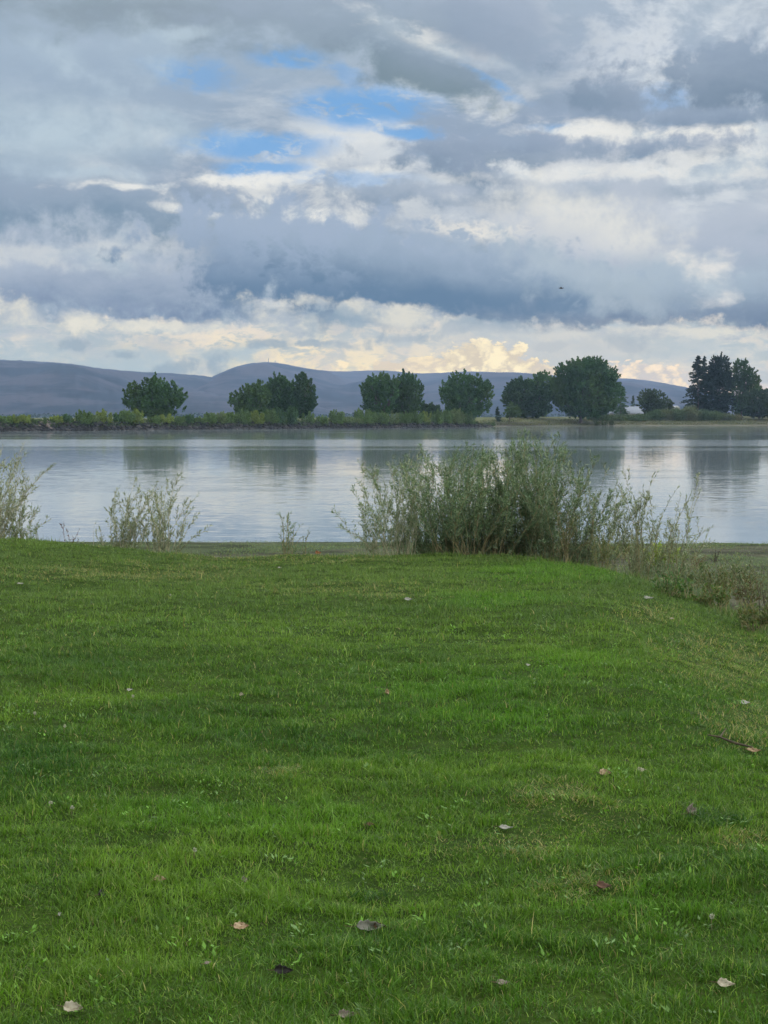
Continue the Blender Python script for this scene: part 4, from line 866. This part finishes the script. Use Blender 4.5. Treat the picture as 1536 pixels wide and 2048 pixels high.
def clover_flower(px, py, label):
    p = on(px, py, 0.045); b = np.array(p); n = 40; d = rand_dir(n); C = b + d * 0.006; V, F = leaf_quads(C, d, perp(d), 0.004, 0.0022); t = empty('clover_flower', tuple(b - [0, 0, 0.045]), label, 'flower', 'white flowers in the lawn')
    mesh_np('flower_head', V, F, M_LEAF, t, np.tile(L3(160, 160, 146), (len(V), 1))); V, F = tube([b - [0, 0, 0.045], b - [0.003, 0, 0.02], b], [0.001] * 3, 4); mesh_np('stalk', V, F, M_STEM, t)
for px, py, lb in ((102, 1629, 'white flower head near the left edge, left of a pair'), (145, 1638, 'white flower head near the left edge, right of a pair'), (70, 1444, 'tiny white flower on the dark grass at the left'), (130, 1470, 'tiny white flower right of the one on the dark grass'),
                   (266, 1409, 'white flower just below the whitish sliver'), (1424, 1865, 'white flower in the lush grass at the lower right'), (341, 1200, 'tiny white flower far out on the left of the lawn'), (390, 1725, 'white flower above and left of the cupped grey-tan leaf')):
    clover_flower(px, py, lb)

def grass_tuft(px, py, label, r, n, hh):
    p = on(px, py); a = rng.uniform(0, 6.283, n); q = r * rng.random(n) ** 0.6; X, Y = p.x + q * np.cos(a) * 1.5, p.y + q * np.sin(a)
    tone = np.where(rng.random((n, 1)) < 0.8, L3(50, 84, 30), L3(96, 122, 54)) * rng.uniform(0.6, 1.3, (n, 1))
    V, F, T = blades(X, Y, hh * rng.uniform(0.5, 1.3, n), rng.uniform(0.003, 0.006, n), np.abs(rng.normal(0.9, 0.35, n)), tone, 3)
    tag(mesh_np('grass_tuft', V, F, M_GRASS, col=T, loc=tuple(p)), label, 'grass tuft', 'coarse tufts in the lawn')
grass_tuft(1425, 1650, 'coarse dark green tuft just right of the big cupped grey-brown leaf', 0.10, 260, 0.06)
grass_tuft(1350, 1290, 'dark tuft in the shaded dip of the lawn at the right', 0.20, 380, 0.04)
grass_tuft(735, 1800, 'loose pale-tipped tuft just above the largest curled silvery leaf', 0.06, 60, 0.05)
# ------------------------------------------------------------ willows and weeds on the bank
def willow(name, label, base, top, spread, dist=None, nst=14, leaf=0.055, lw=0.0052, dens=1.0, color=(104, 122, 96), color2=(140, 150, 122), stemm=None, group=None, twigs=9, rootw=0.35, up=1.0, cat='shrub', leafstart=0.25, tipbare=0.0, seed=0, topvar=0.35, sw=0.0035, fall=0.28, env=None):
    """base: (px, py) where the stems leave the ground, top: py of the highest tip, spread: (px0, px1) reached by the tips"""
    if dist is None: b = on(*base)
    else:
        x = XD(base[0], dist); b = Vector((x, dist, float(height(np.array(x), np.array(float(dist))))))
    d = b.y; H = float(ZD(top, d)) - b.z; x0, x1 = XD(spread[0], d), XD(spread[1], d); cx = (x0 + x1) / 2; hw = (x1 - x0) / 2
    t = empty(name, tuple(b), label, cat, group); st, C, A, Ss = [], [], [], []
    def sprout(p, dirv, L, r, n=7, bend=0.25, droop=0.0):
        pts = [np.array(p, float)]; dv = np.array(dirv, float); dv /= np.linalg.norm(dv)
        for k in range(n):
            dv = dv + rng.normal(0, 0.10, 3) + np.array([0, 0, bend / n - droop * k / n / n]); dv /= np.linalg.norm(dv); pts.append(pts[-1] + dv * L / n)
        pts = np.array(pts); st.append(tube(pts, np.linspace(r, r * 0.25, n + 1), 4)); return pts
    def leaves(pts, n, s0, size):
        n = int(n * dens * 1.5)
        if n < 1: return
        u = s0 + (1 - s0) * rng.random(n) ** 0.9 * (1 - tipbare); f = u * (len(pts) - 1); i = np.minimum(f.astype(int), len(pts) - 2); fr = (f - i)[:, None]
        P = pts[i] * (1 - fr) + pts[i + 1] * fr; T = pts[i + 1] - pts[i]; T /= np.linalg.norm(T, axis=1, keepdims=True) + 1e-9
        a = T * rng.uniform(0.5, 1.1, (n, 1)) + rand_dir(n) * 0.75 + np.array([0, 0, 0.1]); a /= np.linalg.norm(a, axis=1, keepdims=True); s = size * rng.uniform(0.55, 1.2, n)
        C.append(P + a * s[:, None] * 0.5); A.append(a); Ss.append(s)
    for k in range(nst):
        u = rng.uniform(-1, 1); v = rng.uniform(-1, 1); hk = H * (1 - topvar * rng.random()) * (1 - fall * abs(u) ** 1.7)
        ur = u * 0.65 + 0.45 * rng.uniform(-1, 1); root = np.array([b.x + (x1 - x0) * 0.5 * rootw * ur + (cx - b.x) * rootw, b.y + hw * 0.5 * rootw * v, 0]); root[2] = float(height(root[0], root[1])) - 0.02
        if k == 0: hk = H; u *= 0.4
        if env is not None: hk = (float(ZD(float(np.interp(768 + (cx + hw * u * 0.9) / d * FPX, *zip(*env))), d)) - b.z) * (1 - topvar * rng.random() ** 1.3)
        tip = np.array([cx + hw * u * rng.uniform(0.75, 1.0), b.y + hw * 0.6 * v, b.z + hk]); dv = tip - root; L = np.linalg.norm(dv)
        dv0 = dv / L + np.array([0, 0, 0.12 * up]); pts = sprout(root, dv0, L * 1.02, sw * rng.uniform(0.8, 1.4), 9, -0.16)
        leaves(pts, 34 * L / 1.2, leafstart, leaf)
        for q in range(int(twigs * L / 1.2)):
            j = rng.integers(2, 9); p = pts[j]; tdir = (pts[min(j + 1, 9)] - pts[j - 1]); tdir /= np.linalg.norm(tdir)
            dd = tdir * 0.9 + rand_dir(1)[0] * 0.55 + np.array([0, 0, 0.25]); l2 = L * rng.uniform(0.14, 0.34) * (1.15 - j / 12)
            tw = sprout(p, dd, l2, sw * 0.5, 5, 0.1, 0.5); leaves(tw, 26 * l2 / 0.35, 0.12, leaf)
    V, F = join(st); mesh_np('stem', V, F, stemm or M_STEM, t)
    C_, A_, S_ = np.vstack(C), np.vstack(A), np.concatenate(Ss); V, F = leaf_quads(C_, A_, perp(A_), S_ * 0.5, lw * (S_ / leaf) )
    r = rng.random((len(C_), 1)); cc = np.where(r < 0.6, L3(*color), L3(*color2)) * rng.uniform(0.65, 1.25, (len(C_), 1))
    mesh_np('foliage', V, F, M_LEAF, t, np.repeat(cc, 4, 0)); return t
GW = 'willow shrubs along the near bank'
DK, DK2 = (84, 106, 78), (118, 136, 106)
PL, PL2 = (114, 124, 98), (146, 150, 126)
willow('willow_shrub', 'pale wispy willow cut by the left edge of the view, tall thin stems', (-30, 1078), 850, (-150, 90), 19.0, 44, sw=0.006, color=PL, color2=PL2, stemm=M_STEM_PALE, group=GW, dens=0.6, twigs=8, up=0.5, topvar=0.4)
willow('willow_shrub', 'small leafy willow sprout at the left edge, right of the tall wispy one', (45, 1075), 1000, (8, 88), 19.0, 16, color=(104, 122, 84), color2=PL, group=GW, dens=0.9, twigs=6)
willow('willow_shrub', 'sparse pale willow on the left bank, left half of the see-through pair', (245, 1088), 952, (203, 303), 19.2, 20, sw=0.005, color=PL, color2=PL2, stemm=M_STEM_PALE, group=GW, dens=0.95, twigs=8)
willow('willow_shrub', 'sparse pale willow on the left bank, right half of the pair, with one long arm', (322, 1090), 948, (262, 402), 19.0, 21, sw=0.005, color=PL, color2=PL2, stemm=M_STEM_PALE, group=GW, dens=0.9, twigs=8)
willow('willow_sapling', 'knee-high willow sapling alone on the rim of the lawn', (575, 1100), 1026, (540, 594), 18.9, 10, sw=0.005, color=(92, 112, 80), color2=PL, dens=0.9, twigs=4)
willow('weed', 'short dark-topped weed right of the lone sapling', (608, 1100), 1054, (598, 622), 18.9, 3, leaf=0.04, color=(70, 88, 62), color2=(90, 100, 70), cat='weed', twigs=3, dens=1.0)
ENV = [(670, 990), (705, 962), (760, 930), (800, 895), (860, 886), (920, 872), (980, 892), (1050, 864), (1110, 882), (1160, 900), (1200, 932), (1240, 962), (1275, 1000)]
willow('willow_shrub', 'light feathery willow forming the left end of the big clump', (790, 1098), 920, (665, 870), 19.2, 40, color=(104, 120, 92), color2=(134, 144, 116), group=GW, dens=0.65, twigs=8, rootw=0.5, topvar=0.5, env=ENV, stemm=M_STEM_PALE)
willow('willow_shrub', 'arching dark willow rising behind the feathery left end of the clump', (890, 1098), 876, (750, 1010), 19.9, 58, color=DK, color2=DK2, group=GW, dens=0.95, twigs=10, rootw=0.42, topvar=0.55, env=ENV)
willow('willow_shrub', 'dense dark willow in the heart of the big clump', (950, 1098), 885, (800, 1090), 19.2, 58, color=DK, color2=DK2, group=GW, dens=0.95, twigs=11, topvar=0.6, rootw=0.5, env=ENV)
willow('willow_shrub', 'tallest grey-green willow of the clump with tips above the dark shore', (1040, 1098), 862, (905, 1180), 19.8, 58, color=(92, 110, 88), color2=DK2, group=GW, dens=0.95, twigs=11, topvar=0.5, rootw=0.42, env=ENV)
willow('willow_shrub', 'leafy dark willow on the right shoulder of the clump', (1100, 1100), 890, (985, 1235), 19.3, 58, color=DK, color2=(120, 134, 108), group=GW, dens=0.9, twigs=10, topvar=0.6, rootw=0.5, env=ENV)
willow('willow_shrub', 'low willow leaning right at the end of the dense clump', (1170, 1095), 945, (1110, 1275), 19.1, 26, color=(92, 108, 82), color2=(130, 140, 112), group=GW, dens=0.75, twigs=8, topvar=0.5, rootw=0.4, env=ENV)
willow('willow_shrub', 'thin open willow with separate upright plumes just right of the clump', (1285, 1100), 925, (1228, 1335), 18.9, 18, color=(112, 124, 98), color2=PL2, group=GW, dens=0.8, twigs=6, topvar=0.4, sw=0.0045)
willow('willow_shrub', 'outermost thin willow leaning right over the bare lake bed', (1325, 1100), 942, (1285, 1405), 18.9, 16, color=(112, 124, 98), color2=PL2, group=GW, dens=0.8, twigs=6, topvar=0.45, sw=0.0045)
willow('dock_weed', 'brownish seed-heavy dock in front of the right shoulder of the willow clump', (1130, 1103), 1020, (1098, 1170), 18.0, 10, leaf=0.035, lw=0.006, color=(86, 92, 62), color2=(96, 86, 62), group='tall weeds along the bank', cat='weed', dens=1.3, twigs=6)
willow('dock_weed', 'olive weed at the foot of the low leaning willow', (1205, 1100), 1040, (1170, 1250), 17.6, 12, leaf=0.04, lw=0.006, color=(96, 108, 66), color2=(112, 110, 74), group='tall weeds along the bank', cat='weed', dens=1.0, twigs=5)
willow('red_weed', 'dark reddish weed spike near the left bank, left of two', (133, 1078), 1046, (126, 142), 19.2, 4, leaf=0.035, color=(90, 56, 62), color2=(76, 62, 58), stemm=M_STEM_RED, group='reddish weeds on the left bank', cat='weed', twigs=2, dens=1.2)
willow('red_weed', 'dark reddish weed spike near the left bank, right of two', (152, 1079), 1056, (144, 162), 19.2, 4, leaf=0.035, color=(96, 58, 62), color2=(84, 74, 62), stemm=M_STEM_RED, group='reddish weeds on the left bank', cat='weed', twigs=2, dens=1.2)
willow('weed', 'thin bare twig slanting up between the reddish weeds and the pale willow pair', (176, 1080), 1044, (170, 198), 19.1, 2, color=PL, color2=PL2, cat='weed', twigs=1, dens=0.3, stemm=M_STEM_PALE)
GB = 'weeds on the right bank'
willow('leafy_weed', 'yellow-green broad-leaved plant under the thin open willow', (1325, 1142), 1082, (1275, 1375), None, 41, leaf=0.06, lw=0.017, color=(116, 136, 54), color2=(138, 148, 70), group=GB, cat='weed', twigs=5, dens=1.08)
willow('leafy_weed', 'bluish green leafy weed mound on the slope of the right bank', (1340, 1160), 1122, (1280, 1400), None, 38, leaf=0.055, lw=0.012, color=(72, 104, 70), color2=(92, 116, 74), group=GB, cat='weed', twigs=5, dens=1.22)
willow('leafy_weed', 'plant with pale drooping leaves left of the bluish weed mound', (1275, 1140), 1112, (1245, 1320), None, 19, leaf=0.06, lw=0.012, color=(142, 152, 104), color2=(90, 116, 66), group=GB, cat='weed', twigs=4, dens=1.08)
willow('dock_weed', 'rusty brown dried dock beside the lake bed', (1390, 1140), 1104, (1355, 1420), None, 19, leaf=0.04, lw=0.007, color=(96, 82, 62), color2=(106, 98, 72), group=GB, cat='weed', twigs=4, dens=1.49)
willow('dock_weed', 'arching brown and green dried weed halfway down the right edge', (1440, 1190), 1130, (1385, 1490), None, 28, leaf=0.06, lw=0.008, color=(98, 98, 64), color2=(82, 100, 60), group=GB, cat='weed', twigs=4, dens=1.22)
willow('dock_weed', 'reddish brown drooping weed closest to the right edge of the view', (1490, 1212), 1146, (1440, 1550), None, 28, leaf=0.065, lw=0.008, color=(98, 88, 62), color2=(86, 100, 62), group=GB, cat='weed', twigs=4, dens=1.22)
willow('bare_shrub', 'nearly bare dark-stemmed shrub at the right edge of the view', (1524, 1245), 1095, (1470, 1570), None, 19, leaf=0.03, lw=0.004, color=(96, 108, 84), color2=(120, 126, 96), stemm=M_STEM_DARK, group=GB, twigs=7, dens=0.47)
willow('weed', 'small olive weed on the lawn rim left of the bluish weed mound', (1240, 1115), 1085, (1205, 1275), None, 19, leaf=0.05, lw=0.007, color=(96, 116, 60), color2=(128, 124, 70), group=GB, cat='weed', twigs=4, dens=1.22)
# small dark tuft on the lake bed
willow('weed', 'small dark spiky tuft alone on the bare lake bed at the right', (1432, 1113), 1100, (1420, 1446), 30.0, 10, leaf=0.05, lw=0.008, color=(52, 54, 48), color2=(70, 66, 56), stemm=M_STEM_DARK, cat='weed', twigs=2, dens=0.6)

for bx, by, tp, sp, ds, c1, c2, lb in (
        (1395, 1175, 1128, (1340, 1440), 15.3, (84, 104, 66), (104, 112, 74), 'grey-green weed mound between the bluish mound and the lake bed'),
        (1480, 1180, 1120, (1420, 1540), 15.2, (92, 108, 76), (112, 116, 84), 'pale grey-green weed drift behind the reddish drooping weed'),
        (1262, 1118, 1078, (1220, 1300), 17.3, (88, 104, 58), (116, 112, 66), 'olive weed patch at the foot of the thin open willow'),
        (1345, 1190, 1150, (1300, 1400), 14.8, (70, 100, 54), (92, 112, 60), 'fresh green weed clump low on the slope, below the bluish mound'),
        (1425, 1215, 1170, (1370, 1470), 13.9, (80, 102, 54), (108, 108, 66), 'green and straw weed clump below the arching dried weed'),
        (1520, 1262, 1200, (1470, 1575), 12.6, (86, 102, 60), (112, 108, 70), 'tangled low weed around the foot of the bare shrub')):
    willow('leafy_weed', lb, (bx, by), tp - 8, sp, None, 34, leaf=0.05, lw=0.009, color=c1, color2=c2, group=GB, cat='weed', twigs=6, dens=1.4, rootw=0.8, topvar=0.6)
